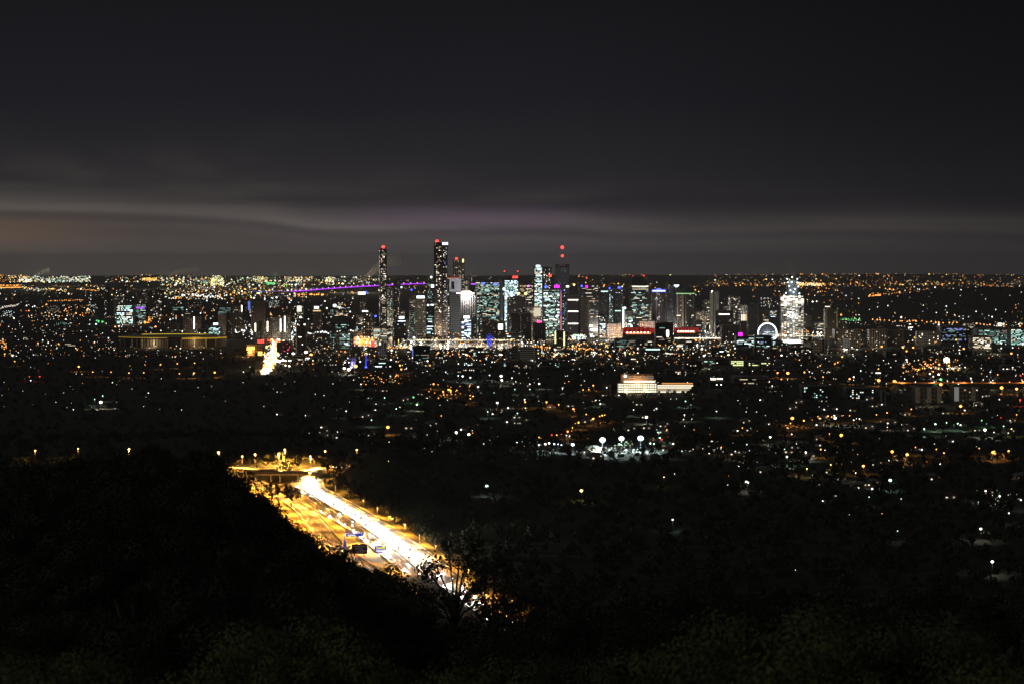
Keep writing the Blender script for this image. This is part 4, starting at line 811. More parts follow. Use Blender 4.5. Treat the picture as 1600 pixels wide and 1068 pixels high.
# stadium
def stadium():
    D = 5430; g = thing('stadium', 'wide oval stadium with thin yellow lit roof edges', 'stadium', (PX(262, D), D+90, gz(D+90))); a, b_ = 84/F*D, 92; n = 48; zt = PZ(526, D)
    ring = lambda ra, rb: [(ra*math.cos(2*PI*i/n), rb*math.sin(2*PI*i/n)) for i in range(n)]
    def annul(o1, o2, z1, z2, th=1.2):
        P = [(x, y, z1) for x, y in o1]+[(x, y, z2) for x, y in o2]+[(x, y, z1+th) for x, y in o1]+[(x, y, z2+th) for x, y in o2]
        return MB().poly(P, [(i, (i+1) % n, n+(i+1) % n, n+i) for i in range(n)]+[(2*n+i, 3*n+i, 3*n+(i+1) % n, 2*n+(i+1) % n) for i in range(n)]+[(i, 2*n+i, 2*n+(i+1) % n, (i+1) % n) for i in range(n)]+[(n+i, n+(i+1) % n, 3*n+(i+1) % n, 3*n+i) for i in range(n)])
    part('outer_wall', annul(ring(a, b_), ring(a-2, b_-2), 0, 0, zt-4), facade('rib', (.22, .16, .13)), g)
    part('roof', annul(ring(a*1.02, b_*1.02), ring(a*.72, b_*.62), zt, zt+5), plain('stadium_roof', (.3, .27, .2)), g)
    part('seating', annul(ring(a-6, b_-6), ring(a*.6, b_*.5), zt-9, 3), plain('seats', (.25, .05, .05)), g)
    yl = glow('stadium_yellow', (1, .74, .08), .75)
    def arc(i0, i1, ra, rb, z, th):
        mb = MB()
        for i in range(i0, i1):
            p, q = 2*PI*i/96, 2*PI*(i+1)/96; mb.bar((ra*math.cos(p), rb*math.sin(p), z), (ra*math.cos(q), rb*math.sin(q), z), th)
        return mb
    part('roof_edge_light', arc(4, 40, a*.73, b_*.64, zt+4.2, 1.0), yl, g); part('roof_edge_light', arc(50, 72, a*1.03, b_*1.04, zt-.6, .7), glow('stadium_amber', (1, .62, .06), .4), g)
    part('roof_edge_light', arc(76, 94, a*1.03, b_*1.04, zt-2.5, 1.6), glow('stadium_amber', (1, .62, .06), .4), g)
    for i in range(10): th = 2*PI*(.55+.04*i); part('entrance_pillar', MB().box(a*1.01*math.cos(th), b_*1.02*math.sin(th), 0, 4, 2, zt-4), M_conc, g)
    point((-a*.3, -b_-14, 12), (1, .75, .4), 30000, g, 1); point((a*.55, -b_-10, 16), (1, .7, .3), 30000, g, 1)
stadium()

# bridges
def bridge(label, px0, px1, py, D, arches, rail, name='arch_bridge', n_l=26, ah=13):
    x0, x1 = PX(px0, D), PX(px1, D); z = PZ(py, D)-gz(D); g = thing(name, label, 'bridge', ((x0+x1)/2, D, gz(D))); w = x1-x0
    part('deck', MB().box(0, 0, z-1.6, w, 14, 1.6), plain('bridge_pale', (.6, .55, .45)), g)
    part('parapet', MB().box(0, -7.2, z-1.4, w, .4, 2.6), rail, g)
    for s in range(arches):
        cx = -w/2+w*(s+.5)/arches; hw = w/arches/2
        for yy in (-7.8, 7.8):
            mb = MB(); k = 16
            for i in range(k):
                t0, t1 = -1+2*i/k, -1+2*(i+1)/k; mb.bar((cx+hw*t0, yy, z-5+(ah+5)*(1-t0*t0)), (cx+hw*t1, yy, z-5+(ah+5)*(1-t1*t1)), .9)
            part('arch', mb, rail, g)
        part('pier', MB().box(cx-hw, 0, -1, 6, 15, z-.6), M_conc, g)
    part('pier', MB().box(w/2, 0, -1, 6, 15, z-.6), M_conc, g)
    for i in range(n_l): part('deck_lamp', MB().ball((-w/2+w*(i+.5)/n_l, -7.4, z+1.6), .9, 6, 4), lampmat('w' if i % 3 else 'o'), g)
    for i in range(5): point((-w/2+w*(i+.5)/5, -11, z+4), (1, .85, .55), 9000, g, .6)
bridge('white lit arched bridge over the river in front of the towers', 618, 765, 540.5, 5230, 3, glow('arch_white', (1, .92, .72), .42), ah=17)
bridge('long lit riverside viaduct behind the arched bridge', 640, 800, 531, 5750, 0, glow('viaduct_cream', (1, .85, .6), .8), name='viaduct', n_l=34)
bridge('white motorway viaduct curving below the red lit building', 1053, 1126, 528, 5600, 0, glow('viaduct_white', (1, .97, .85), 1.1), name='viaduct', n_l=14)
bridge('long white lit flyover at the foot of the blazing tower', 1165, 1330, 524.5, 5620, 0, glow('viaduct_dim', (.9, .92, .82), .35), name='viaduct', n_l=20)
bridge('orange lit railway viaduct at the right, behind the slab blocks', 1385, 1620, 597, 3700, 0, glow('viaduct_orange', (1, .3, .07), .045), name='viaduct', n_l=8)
# purple far bridge
def far_bridge():
    D = 12500; g = thing('purple_bridge', 'very long distant bridge outlined in purple light', 'bridge', (PX(565, D), D, gz(D))); pu = glow('bridge_purple', (.50, .05, 1), 1.7)
    pts = [(455, 455.5), (480, 454), (510, 451.4), (540, 449.3), (570, 447.4), (600, 446), (630, 444.2), (665, 443)]
    W_ = [(PX(a, D)-g.location.x, 0, PZ(b_, D)-g.location.z) for a, b_ in pts]; mb, dk_ = MB(), MB()
    for p, q in zip(W_[:-1], W_[1:]):
        mb.bar(p, q, 2.6); dk_.bar((p[0], 6, p[2]-4), (q[0], 6, q[2]-4), 4)
    part('light_line', mb, pu, g); part('deck', dk_, M_conc, g)
    for x, _, z in W_[1:-1]: part('pier', MB().box(x, 6, 0, 9, 8, z-2), M_conc, g)
    sm = glow('bridge_purple_dim', (.35, .1, 1), .5); mb = MB(); mb.bar((PX(392, D)-g.location.x, 0, PZ(455, D)-g.location.z), W_[0], 1.6); part('approach_light', mb, sm, g)
    for i in range(24):
        t = i/23*.99*(len(W_)-1); k_ = int(t); f_ = t-k_; p, q = W_[k_], W_[k_+1]; part('bridge_lamp', MB().ball((p[0]+(q[0]-p[0])*f_, -1, p[2]+(q[2]-p[2])*f_+6), 3, 6, 4), glow('lilac_lamp', (.9, .6, 1), 2), g)
far_bridge()

# ------------------------------------------------------------------ filler city blocks
def overlaps(px, hw, D):
    return any(abs(px-a) < hw+c+1 and abs(D-d) < 45 for a, d, _, c in BL)
tones = [('beige', beige), ('grey', grey), ('brown', brown), ('dark', dk), ('bluish', blu), ('pale', (.42, .4, .36)), ('tan', (.36, .27, .18))]
fill = []
def filler(n, pxr, ybr, hr, wr, names=('office_building', 'apartment_block', 'office_building'), pp=(.08, .35)):
    c = t = 0
    while c < n and t < n*20:
        t += 1; px = random.uniform(*pxr); yb = random.uniform(*ybr); D = dist(yb); w = random.uniform(*wr); hw = w/D*F/2
        if overlaps(px, hw, D): continue
        if 395 < px < 445 and D < 6200: continue
        if 560 < px < 850 and 5000 < D < 5780: continue
        if 172 < px < 348 and 4900 < D < 5700: continue
        if 1180 < px < 1222 and 5400 < D < 5790: continue
        h = random.uniform(*hr)*(1 if random.random() < .75 else 1.4); tn, tone = random.choice(tones); kd = random.choice(['grid', 'grid', 'strip', 'glass', 'rib']); st = random.choice(['resi', 'office']); mx = random.choice(['aab', 'abc', 'hab', 'ded', 'abf', 'gbe'])
        g = bld('x', px-hw, px+hw, YH+F*(H-h)/D, D, kd, tone, random.uniform(*pp), mx, st, name=random.choice(names), yaw=random.choice([0, 0, .25, -.25, .4]), depth=random.uniform(12, 26), cap=14)
        h_ = 'low' if h < 16 else ('mid-rise' if h < 30 else 'tall'); wn = {'aab': 'warm', 'abc': 'cream', 'hab': 'dim warm', 'ded': 'greenish', 'abf': 'amber', 'gbe': 'cool white'}[mx]
        fill.append((g, f'{h_} {tn} block, {wn} windows', px, D)); c += 1
filler(30, (560, 1160), (519, 527), (28, 62), (22, 42), pp=(.1, .4))
filler(16, (880, 1165), (516, 521), (50, 88), (24, 38), pp=(.12, .4))
filler(10, (600, 860), (515, 520), (55, 100), (22, 34), pp=(.12, .4))
filler(34, (470, 1300), (528, 556), (10, 26), (24, 60))
filler(22, (250, 570), (500, 540), (12, 34), (24, 50))
filler(18, (1160, 1600), (500, 530), (12, 30), (28, 60))
filler(16, (700, 1130), (556, 590), (9, 20), (22, 50))
filler(16, (1150, 1600), (532, 585), (7, 14), (25, 60))
filler(14, (0, 560), (478, 498), (14, 34), (30, 70))
filler(14, (600, 1250), (478, 500), (16, 40), (30, 60))
filler(8, (0, 170), (500, 545), (7, 14), (30, 70))
marks = [(598, 'slender beacon tower'), (690, 'tallest dark tower'), (763, 'green lit wide glass tower'), (799, 'red signed two spire tower'), (841, 'white banded tower'), (879, 'red masted tower'), (920, 'broad dark louvred tower'), (1000, 'dark stepped tower'), (1029, 'blue crowned tower'), (1072, 'green roofed round tower'), (1116, 'plain beige round tower'), (1148, 'pale tower by the purple sign'), (1199, 'ferris wheel'), (1238, 'blazing construction tower'), (1299, 'twin pillared tower'), (1450, 'pale warehouse'), (1535, 'bright white campus office'), (260, 'yellow edged stadium'), (425, 'blazing street'), (470, 'black round tower'), (545, 'teal windowed block'), (190, 'cool white office'), (30, 'left edge of the city')]
seen = {}
for g, desc, px, D in fill:
    k = min(marks, key=lambda m: abs(m[0]-px)); sd = 'left' if px < k[0] else 'right'; dep = 'front' if D < 5500 else ('level' if D < 6500 else 'rear')
    lab = f'{desc}, {dep} {sd} of the {k[1]}'
    g['label'] = lab; g['group'] = 'lesser city blocks'; seen.setdefault(lab, []).append((px, g))
for lab, it in seen.items(): ordinals(it, lambda w, l: f'{w}, {l}')
for _, _, g, _ in BL:
    for k in ('_w', '_d', '_h'): del g[k]

# ------------------------------------------------------------------ street and flood lamps at the places the photograph shows
LM = """713 676 w 4;732.5 679 w 4;738 672 w 1;738.5 676 o 1;941.5 689 c 5;971 686.5 c 5;1001 686.5 c 5;895 695.5 c 4;1010 652 w 4;842 695 g 3;945 648 o 2;941 649 o 3;937 650 o 2;928 653 o 2;926.5 654.5 o 3;904 660 o 3;899 661 o 1;894.5 668 o 2
893 673 o 1;887 674 o 3;890 681 w 2;885 680 w 2;862 679 r 2;870 679.5 o 2;877 678 r 1;842 683 o 2;845 684 o 2;896 639 o 3;873 632 o 2;916 647 o 2;927 602 o 3;911 609 o 2;920 608.5 o 2;908 601 y 1;889 595.5 o 1;882.5 598 o 1;879 606 w 2;931 625 g 2;937 625 w 1
990 640 g 2;1022 640 w 1;1057 622.5 g 1;1071 626.5 g 2;1079.5 632 g 1;1069.5 648 w 2;1068 655 w 1;1081 654 w 1;1119 642 w 1;1026 671 g 1;1028 675 g 2;1031 684 g 3;1034 686.5 r 2;1020.5 687 r 1;1016 693 g 3;1022 693 g 2;1036 703 g 2;1042 671 o 2;1084.5 671 o 1
852 694 w 3;858 693 c 3;866 694 c 3;872 694 c 2;877 695 c 2;934 702 c 4;952 703 c 3;962 703 c 2;978 703 c 3;990 702 c 2
971 568 w 2;960.5 578 w 1;996 564.5 y 2;989.5 575.5 w 1;946 542 o 2;923 544 o 1;906 545 o 1;865.5 557 o 3;880 557.5 o 2;891 559.5 o 3;846 555 o 1;1215 582.5 o 3;1231 583.5 o 4;1266 588 o 1;1286 588.5 o 2;1306 591.5 o 1;1327.5 592 o 3;1373 595 o 4;1397.5 596.5 o 4
1281.5 571 o 2;1304.5 568 o 2;1309 566 o 2;1316 557.5 o 3;1290 559.5 w 1;1353 556 w 1;1238 654 o 4;1235 661 o 2;1228 664 o 1;1230 668 o 2;1256 657 o 3;1269 655.5 o 1;1278 650.5 o 2;1280 653 o 2;1293.5 650 o 3;1299.5 651 o 2;1305 653.5 w 4;1315.5 649 o 1;1318 648.5 o 1;1327.5 649 o 2
1334 656 w 2;1338 653.5 w 1;1343 654 w 2;1369.5 647.5 o 2;1386 644.5 o 2;1160 668 o 2;1203.5 683 w 3;1237 678 w 2;1296 677.5 o 2;1314.5 680.5 o 4;1244.5 693 w 1;1167 694 g 2;1127 698.5 o 2;1149 705 w 2;1282.5 702 o 3;1289 703 w 1;1259 706.5 w 3;1229.5 713.5 g 3;1349 728.5 o 4;1337 738.5 w 2
1261 732 y 2;1298 725.5 y 2;1120 642.5 g 2;1166 643 w 1;1182 643 w 1;1206.5 602.5 w 2;1202 596 w 2;1153 625 w 1;1154.5 728 w 1;1386.5 667 w 1;1416.5 562 w 3;1435 577.5 o 3;1441.5 575 o 2;1452 573 o 2;1458 580 o 2;1467.5 569.5 o 3;1453 584 w 3;1466.5 585 w 3;1470 593 G 4;1470 601 o 4;1421 598 o 2
1479 564 w 5;1475 562 o 3;1483 566 o 3;1489 577 w 1;1499 575.5 w 1;1508 573.5 w 2;1547.5 581 w 2;1534 583.5 o 1;1559 585 o 2;1594.5 586.5 r 2;1517 590.5 w 2;1565 606.5 o 4;1588.5 608 o 4;1598 596 o 3;1501 635 o 4;1424 639 o 2;1588.5 647.5 o 2;1564 652 r 1;1461.5 662.5 g 3;1479 660 g 2;1496.5 661.5 g 3
1444 670 g 3;1534 656.5 G 2;1539 672 w 4;1553 675 w 2;1568 665.5 g 2;1580.5 670 y 2;1387 661 w 2;1394 706 o 4;1417.5 710.5 o 4;1430.5 698.5 o 2;1463 701.5 o 2;1475 707.5 o 2;1460 693 w 1;1530 700 o 2;1551.5 707 o 4;1554 704.5 o 2;1576 704.5 o 3;1594 625 r 3;23 565 o 2;123 573 o 3;145 581 o 2;173.5 581 o 2
201.5 582.5 o 2;224.5 582 o 2;46 588 r 2;62 588 r 2;119 583.5 w 1;128 584 w 1;280.5 583.5 o 2;303 583 o 3;335.5 582 o 3;252 591 w 1;206 607 g 1;160.5 618 g 2;148 623.5 g 2;157.5 629 w 4;273.5 610.5 g 1;309.5 605 g 1;203 571 o 1;226.5 569.5 o 1;251 569.5 o 2;277 568 o 2;304 567 o 2
607 703 y 1;608 709 y 1;760.5 760 c 4;908.5 767 y 4;1051 812 g 3;1054 740 w 1;1037.5 745 y 2;1166 752.5 w 3;1169 753.5 w 3;1137 757 w 1;1391 751 g 4;1358 776 g 2;1408 779 w 1;1402.5 829 g 2;1532.5 826.5 w 4;1550.5 878 w 4;1591 882 g 1;1576.5 801.5 w 2;1595.5 781 w 2;1540 767 w 3;1562 775 w 3;1327 803.5 g 1;1378 802 o 1;1243 890 w 1
564 600 w 2;610 587.5 g 2;677.5 600 o 3;692.5 612 o 3;701 609 o 3;735 622.5 o 2;739 619 o 2;747 604.5 w 3;575.5 621.5 g 1;601 621 g 2;646 620.5 G 3;651.5 632 w 3;587.5 631 w 1;619 638.5 g 2;687.5 632.5 g 1;541 642 w 2;699 624.5 g 1;762 643 g 2;808.5 645.5 g 2;804.5 608 g 2;828 608 g 2;842.5 599.5 w 3
806 596 w 1;820.5 628 o 3;854 628 o 3;580.5 656 g 2;606 668 o 4;667.5 679 g 1;777 629.5 w 3;538 576 w 4;545 578 w 4;549 574 w 3;556 573 o 4;545 566 w 2;625 571 o 3;627 577 o 3;635 575 w 2;668 564 w 3;672 571 o 2;783 588 w 4;800 590 w 2;723 588 c 3;716 587 c 2;735 590 c 3;765 586 c 2;784 594 w 3
486 555 o 4;458 553 w 4;478 551 w 4;359 521 w 3;455 470 w 4;523 479 c 5;446 571 w 3;437 566 w 3;452 572 w 3;442 562 w 3;150 507 c 3;266 500 w 3;140 507 c 2;180 511 o 3;243 511 o 3;285 518 w 3;41 486 r 3;45 486 o 3;51 480 c 3;142 447 o 4;196 446 o 3;208 465 w 3;260 464 w 3;275 465 o 4;288 462 w 4;280 465 o 3"""
lm = [t.split() for ln in LM.split('\n') for t in ln.split(';')]
CN = {'o': 'orange', 'w': 'warm white', 'c': 'cold white', 'g': 'greenish white', 'r': 'red', 'y': 'yellow', 'G': 'green'}
RS = [0, .42, .7, 1.15, 1.9, 3.6]; _lm = {}
def region(px, py):
    if py > 735: return 'in the dark woodland' if px < 1150 else 'in the lower right suburb'
    if py > 640: return {0: 'on the far left', 1: 'left of the sports ground', 2: 'around the sports ground', 3: 'in the right hand suburbs', 4: 'near the right edge'}[min(4, int(px//300) - (1 if px > 500 else 0))] if px > 300 else 'on the far left'
    if py > 560: return 'in the left hand suburbs' if px < 500 else ('in the suburbs below the towers' if px < 850 else ('around the blazing white complex' if px < 1150 else ('behind the dark slab blocks' if px < 1400 else 'near the pair of slab blocks')))
    return 'in the streets left of the towers' if px < 500 else ('at the foot of the towers' if px < 1150 else 'in the streets at far right')
def lamp_mesh(c, s, hh, r):
    key = (c, s, round(hh), round(r, 1))
    if key not in _lm:
        mb = MB(); mb.cyl(0, 0, 0, hh, .22, .14, 6); mb.k = 1; mb.ball((0, 0, hh+r*.5), r, 10, 6, .8); _lm[key] = mb.mesh('street_lamp', M_dark, lampmat(c))
    return _lm[key]
SZ = ['', 'tiny', 'small', 'medium', 'large', 'dazzling']
labs = {}; LG = {}
nl = 0
def lamp(px, py, c, s, light=True):
    global nl
    hh = 14 if s >= 5 else 9; D = dist(py, hh)
    for _ in range(4):                                  # stand it on the terrain
        zt = float(terrain(PX(px, D), D))-gz(D); D2 = dist(py, hh+max(zt, 0)); 
        if abs(D2-D) < 2: break
        D = D2
    r = RS[s]*random.uniform(.85, 1.15)*max(.55, min(2.2, D/2500)); x = PX(px, D); zt = float(terrain(x, D))
    lab = f'{SZ[s]} {CN[c]} lamp {region(px, py)}'; n = labs.setdefault(lab, 0); labs[lab] += 1
    o = ob('street_lamp' if s < 5 else 'floodlight_mast', lamp_mesh(c, s, hh, r), None, (x, D, zt)); tag(o, lab, 'street lamp' if s < 5 else 'floodlight', lab.replace('lamp', 'lamps'))
    nl += 1; LG.setdefault(lab, []).append((px, o))
    if light and s >= 2 and D < 6500: downlight((0, -r-.8, hh+.3), tuple(COL[c]), {2: 1500, 3: 3500, 4: 7000, 5: 110000}[s]*(D/3000)*(.3 if py > 740 else 1), o, .5)
for px, py, c, s in lm: lamp(float(px), float(py), c, int(s))
# lamps lighting the city streets at the foot of the towers
for i in range(62):
    px = random.uniform(570, 1290) if i < 46 else random.uniform(1290, 1590); py = random.gauss(524, 5) if i < 40 else random.uniform(528, 556)
    if any(abs(px-a) < c_+1 and dist(py, 9) < d_+40 and dist(py, 9) > d_-1 for a, d_, _, c_ in BL): py += 3
    lamp(px, py, random.choice('oooww'), random.choice([2, 3, 3]), False)
for i in range(64):                                     # light of the streets on the walls
    px = 575+i*11.5+random.uniform(-4, 4); py = random.choice([521, 524, 530]); D = dist(py)
    D = dist(py)-20; point((PX(px, D), D, 20), random.choice([(1, .72, .45), (1, .9, .72), (.9, .95, 1)]), 105000, None, 2, 'street_glow_lamp')
for px, D, pw in ((300, 5950, 40000), (345, 6000, 40000), (400, 6650, 50000), (425, 5800, 40000), (450, 5780, 40000), (170, 8400, 60000), (240, 8400, 60000), (200, 7350, 50000), (480, 4850, 15000), (540, 5200, 20000), (1330, 5380, 40000), (1370, 5450, 30000), (1280, 5080, 30000), (1320, 5080, 30000), (1450, 3270, 9000), (1510, 3270, 9000), (1450, 5480, 40000), (1550, 5100, 30000), (1100, 4400, 20000), (960, 4500, 12000), (900, 4900, 20000), (820, 4600, 9000), (596, 4840, 22000), (1299, 5540, 50000)):
    point((PX(px, D), D-12, 12+gz(D)), (1, .8, .55), pw, None, 2, 'street_glow_lamp')

for lab, it in LG.items(): ordinals(it, lambda w, l: f'{w} of the {l}'.replace(' lamp ', ' lamps '))

# ------------------------------------------------------------------ distant lights: far past three hundred, one object
def light_field():
    base = np.array([(0, 0, 1), (1, 0, 0), (0, 1, 0), (-1, 0, 0), (0, -1, 0), (0, 0, -1)], float); fc = np.array([(0, 1, 2), (0, 2, 3), (0, 3, 4), (0, 4, 1), (5, 2, 1), (5, 3, 2), (5, 4, 3), (5, 1, 4)])
    Q = []
    def put(px, py, r_px, c, k=0.0):
        D = dist(py, 6+k); x = PX(px, D); tz = float(terrain(x, D)); 
        Q.append((x, D, max(PZ(py, D), tz+3), r_px*D/F, c))
    R_ = random
    def scatter(n, x0, x1, y0, y1, cols, r0=.35, r1=.9, pw=1.0):
        if y1 < 572: n = int(n*(2.5 if y1 > 510 else 2.1)); r0 *= .75
        for _ in range(n): put(R_.uniform(x0, x1), y0+(y1-y0)*R_.random()**pw, (r0+(r1-r0)*R_.random()**1.8) if R_.random() < .92 else R_.uniform(r1, r1*1.9), R_.choice(cols))
    def row(n, x0, y0, x1, y1, cols, r0=.6, r1=1.3, j=1.0):
        for i in range(n): t = (i+R_.random()*.6)/n; put(x0+(x1-x0)*t, y0+(y1-y0)*t+R_.uniform(-j, j), R_.uniform(r0, r1), R_.choice(cols))
    scatter(190, 30, 142, 432, 441, 'wwwgyg', .4, 1.0); scatter(60, 0, 60, 430, 441, 'ooyw', .4, 1.0); scatter(70, 165, 330, 433, 441, 'owwoy', .35, .9); scatter(50, 222, 245, 434.5, 438.5, 'ooy', .6, 1.1)
    scatter(240, 250, 600, 433, 445, 'wwyggwyo', .35, 1.0); scatter(60, 330, 350, 432, 446, 'wyg', .5, 1.2); scatter(50, 395, 418, 432, 441, 'wyy', .4, .8); scatter(40, 448, 488, 433, 440, 'wyo', .4, .9); scatter(35, 508, 522, 434, 441, 'wy', .5, .9)
    for _ in range(30): put(R_.gauss(422, 4), R_.gauss(443, 1.6), R_.uniform(.6, 1.6), 'G')
    for _ in range(12): put(R_.gauss(445, 4), R_.gauss(445.5, 1.2), R_.uniform(.5, 1.1), R_.choice('Gy'))
    row(26, 0, 449.5, 34, 449, 'oo', .7, 1.4, .4); row(12, 0, 446, 33, 446, 'o', .8, 1.4, .5); row(40, 35, 450, 105, 454, 'wyow', .4, 1.1, 2); row(20, 120, 452, 158, 454, 'o', .4, .8, .8)
    scatter(160, 0, 700, 445, 462, 'owwoyog', .3, .8); scatter(220, 250, 480, 444, 468, 'oowwyc', .35, 1.0); row(14, 460, 460, 512, 460.5, 'o', 1.0, 2.0, .4); row(22, 300, 461, 345, 464, 'cw', .8, 1.5, 1.5)
    scatter(170, 0, 560, 462, 500, 'wowwoc', .3, .8); row(20, 75, 470, 132, 469, 'o', .4, .9, .7); scatter(34, 65, 150, 476, 494, 'ooow', .4, 1.0); row(34, 0, 481, 30, 476, 'ww', .3, .6, 1.5)
    scatter(170, 0, 350, 492, 560, 'wowcow', .3, .8); scatter(26, 215, 236, 495, 504, 'o', .8, 1.5); scatter(8, 0, 10, 530, 545, 'oo', .6, 1.0); scatter(12, 150, 162, 500, 504, 'G', .6, 1.1)
    scatter(190, 600, 1100, 432, 470, 'owooy', .3, .8); scatter(330, 1100, 1600, 435, 447, 'oooyow', .3, .75); scatter(75, 1246, 1290, 442, 446.5, 'yoow', .5, 1.1); scatter(110, 1170, 1600, 447, 470, 'oowo', .35, .95); row(14, 1340, 474, 1378, 482, 'o', .9, 1.6, .6); row(16, 1470, 466, 1495, 458, 'o', .5, 1.0, .5)
    row(24, 1360, 459, 1470, 457, 'o', .4, .8, 1); scatter(170, 1100, 1600, 470, 520, 'wowowc', .3, .9); row(34, 1360, 499, 1600, 509, 'oo', .9, 1.6, 1.2); scatter(30, 1310, 1345, 497, 501, 'G', .4, .7)
    scatter(260, 1150, 1600, 520, 600, 'wwoowc', .3, .9); scatter(60, 1410, 1500, 560, 580, 'oow', .4, 1.0); row(16, 1410, 583, 1478, 560, 'o', .6, 1.2, 1)
    scatter(330, 560, 1150, 516, 556, 'owowwyc', .35, 1.1); row(60, 560, 519, 800, 521, 'owoyw', .7, 1.5, 2.2); row(50, 880, 515, 1000, 521, 'owoy', .6, 1.3, 2.2); row(24, 900, 517, 930, 520, 'rwo', .8, 1.3, 1); scatter(30, 895, 915, 522, 530, 'gc', .6, 1.2)
    scatter(60, 553, 585, 525, 536, 'orwoo', .8, 1.9); scatter(30, 1200, 1330, 517, 526, 'wwo', .6, 1.3); scatter(60, 1000, 1080, 520, 526, 'wow', .5, 1.1); row(30, 830, 541, 930, 545, 'oo', .7, 1.3, .7); row(20, 590, 543, 640, 543, 'o', .6, 1.2, 1)
    scatter(330, 430, 1150, 530, 570, 'wwocow', .3, .85); scatter(70, 380, 470, 500, 530, 'cwww', .5, 1.1); row(50, 440, 522, 560, 518, 'wcw', .7, 1.5, 2.5); scatter(20, 340, 380, 514, 520, 'w', .7, 1.3)
    scatter(230, 0, 1600, 560, 640, 'wgowcg', .25, .6); scatter(70, 520, 1130, 560, 600, 'wc', .3, .7); scatter(40, 560, 640, 585, 600, 'oo', .4, 1.0); scatter(34, 670, 740, 600, 622, 'oo', .5, 1.1)
    scatter(110, 640, 1600, 640, 735, 'wgowg', .25, .6); scatter(40, 1130, 1460, 700, 745, 'wo', .3, .6); scatter(26, 1520, 1600, 765, 790, 'gw', .3, .7); scatter(30, 740, 860, 685, 700, 'cw', .3, .7); scatter(24, 1060, 1130, 698, 706, 'wg', .3, .7)
    # the blazing street
    for _ in range(330):
        t = R_.random()**1.2; py = 583-t*56; cx = 411+t*22+5*math.sin(t*3); put(cx+R_.gauss(0, 3.0+4.2*t), py, R_.uniform(.9, 2.9), R_.choice('owwyowww' if t < .85 else 'orw'))
    for _ in range(24): put(R_.uniform(418, 436), R_.uniform(527, 534), R_.uniform(.8, 1.6), 'r')
    for _ in range(30): put(R_.uniform(430, 458), R_.uniform(524, 531), R_.uniform(.8, 1.7), R_.choice('wc'))
    A = np.array([q[:4] for q in Q]); V = (base[None]*A[:, 3][:, None, None]+A[:, None, :3]).reshape(-1, 3); Fc = (fc[None]+(np.arange(len(Q))*6)[:, None, None]).reshape(-1, 3)
    ks = sorted(set(q[4] for q in Q)); mi = np.repeat([ks.index(q[4]) for q in Q], 8)
    far = {k: glow('far_glow_'+k, COL[k], STR[k]*.68) for k in ks}
    o = ob('distant_city_lights', npmesh('distant_city_lights', V, Fc, [far[k] for k in ks], mi)); tag(o, 'thousands of tiny orange and white lights scattered over the far suburbs', 'city lights', None, 'stuff')
light_field()
for px, py, pw in ((412, 578, 60000), (415, 565, 60000), (421, 552, 70000), (429, 540, 60000)):
    D = dist(py); point((PX(px, D), D, 16), (1, .55, .2), pw, None, 1.5, 'street_glow_lamp')

# cars on the blazing street: too small to show parts
cm = []
for k in range(3):
    mb = MB(); mb.box(0, 0, .35, 1.8, 4.4, .65); mb.k = 1; mb.prism([(-.8, -1.1), (.8, -1.1), (.8, 1.5), (-.8, 1.5)], 1.0, 1.5, .8); mb.k = 2; mb.box(-.6, -2.3, .5, .5, .2, .4); mb.box(.6, -2.3, .5, .5, .2, .4); mb.k = 3; mb.box(-.6, 2.3, .5, .5, .2, .3); mb.box(.6, 2.3, .5, .5, .2, .3)
    mb.k = 0
    for sx in (-.85, .85):
        for sy in (-1.4, 1.4): mb.bar((sx-.1, sy, .34), (sx+.1, sy, .34), .34, .34, 8)
    cm.append(mb.mesh('distant_car', paint[k], M_glass, HL, TL))
SG = {}
for off, fl in ((-10, 0), (-6.5, 0), (-3, 0), (3, PI), (6.5, PI)):
    for x, y, rz in along(STREET, off, 170, 240):
        k_c = random.randrange(3); o = ob('car', cm[k_c], None, (x, y, gz(y)+.35), rz+PI+fl); tag(o, 'tiny %s car on the blazing orange city street' % CN_[k_c], 'car', 'cars on the blazing city street'); SG.setdefault(o['label'], []).append((y, o))

for lab, it in SG.items(): ordinals(it, lambda w, l: f'{w} {l}', ('nearest', 'farthest', ' nearest', ' farthest'))
# ------------------------------------------------------------------ houses among the trees
def house_proto(k):
    g = thing('house', 'dim suburban house with a lit window among the dark trees', 'house', (0, 0, -60), 0, 'houses among the dark trees'); w, d, h = [(13, 9, 3.2), (16, 10, 5.4), (11, 9, 3)][k]
    part('wall', MB().box(0, 0, 0, w, d, h), plain('weatherboard_%d' % k, [(.45, .43, .38), (.38, .3, .24), (.5, .5, .5)][k]), g)
    a, b_ = w/2+.6, d/2+.6; r = MB().poly([(-a, -b_, h), (a, -b_, h), (a, b_, h), (-a, b_, h), (-a+b_, 0, h+2.6), (a-b_, 0, h+2.6)], [(0, 1, 5, 4), (2, 3, 4, 5), (1, 2, 5), (3, 0, 4), (3, 2, 1, 0)]); part('roof', r, plain('house_roof_%d' % k, [(.12, .06, .05), (.16, .16, .17), (.2, .1, .07)][k]), g)
    for i in (-1, 1)[:1 if k == 2 else 2]: ob('window', MB().box(0, 0, 0, 1.8, .16, 1.3).mesh('window', winmat('bbc'[k] if i < 0 else 'a')), g, (i*w*.28, -d/2-.1, 1.1+(2.4 if k == 1 and i > 0 else 0)))
    part('door', MB().box(0, -d/2-.08, 0, .95, .12, 2.1), plain('door_timber', (.2, .1, .06)), g); return g
HP = [house_proto(k) for k in range(3)]; hu = [0]*3; n = 0; n_h = [0]*3; HG = {}
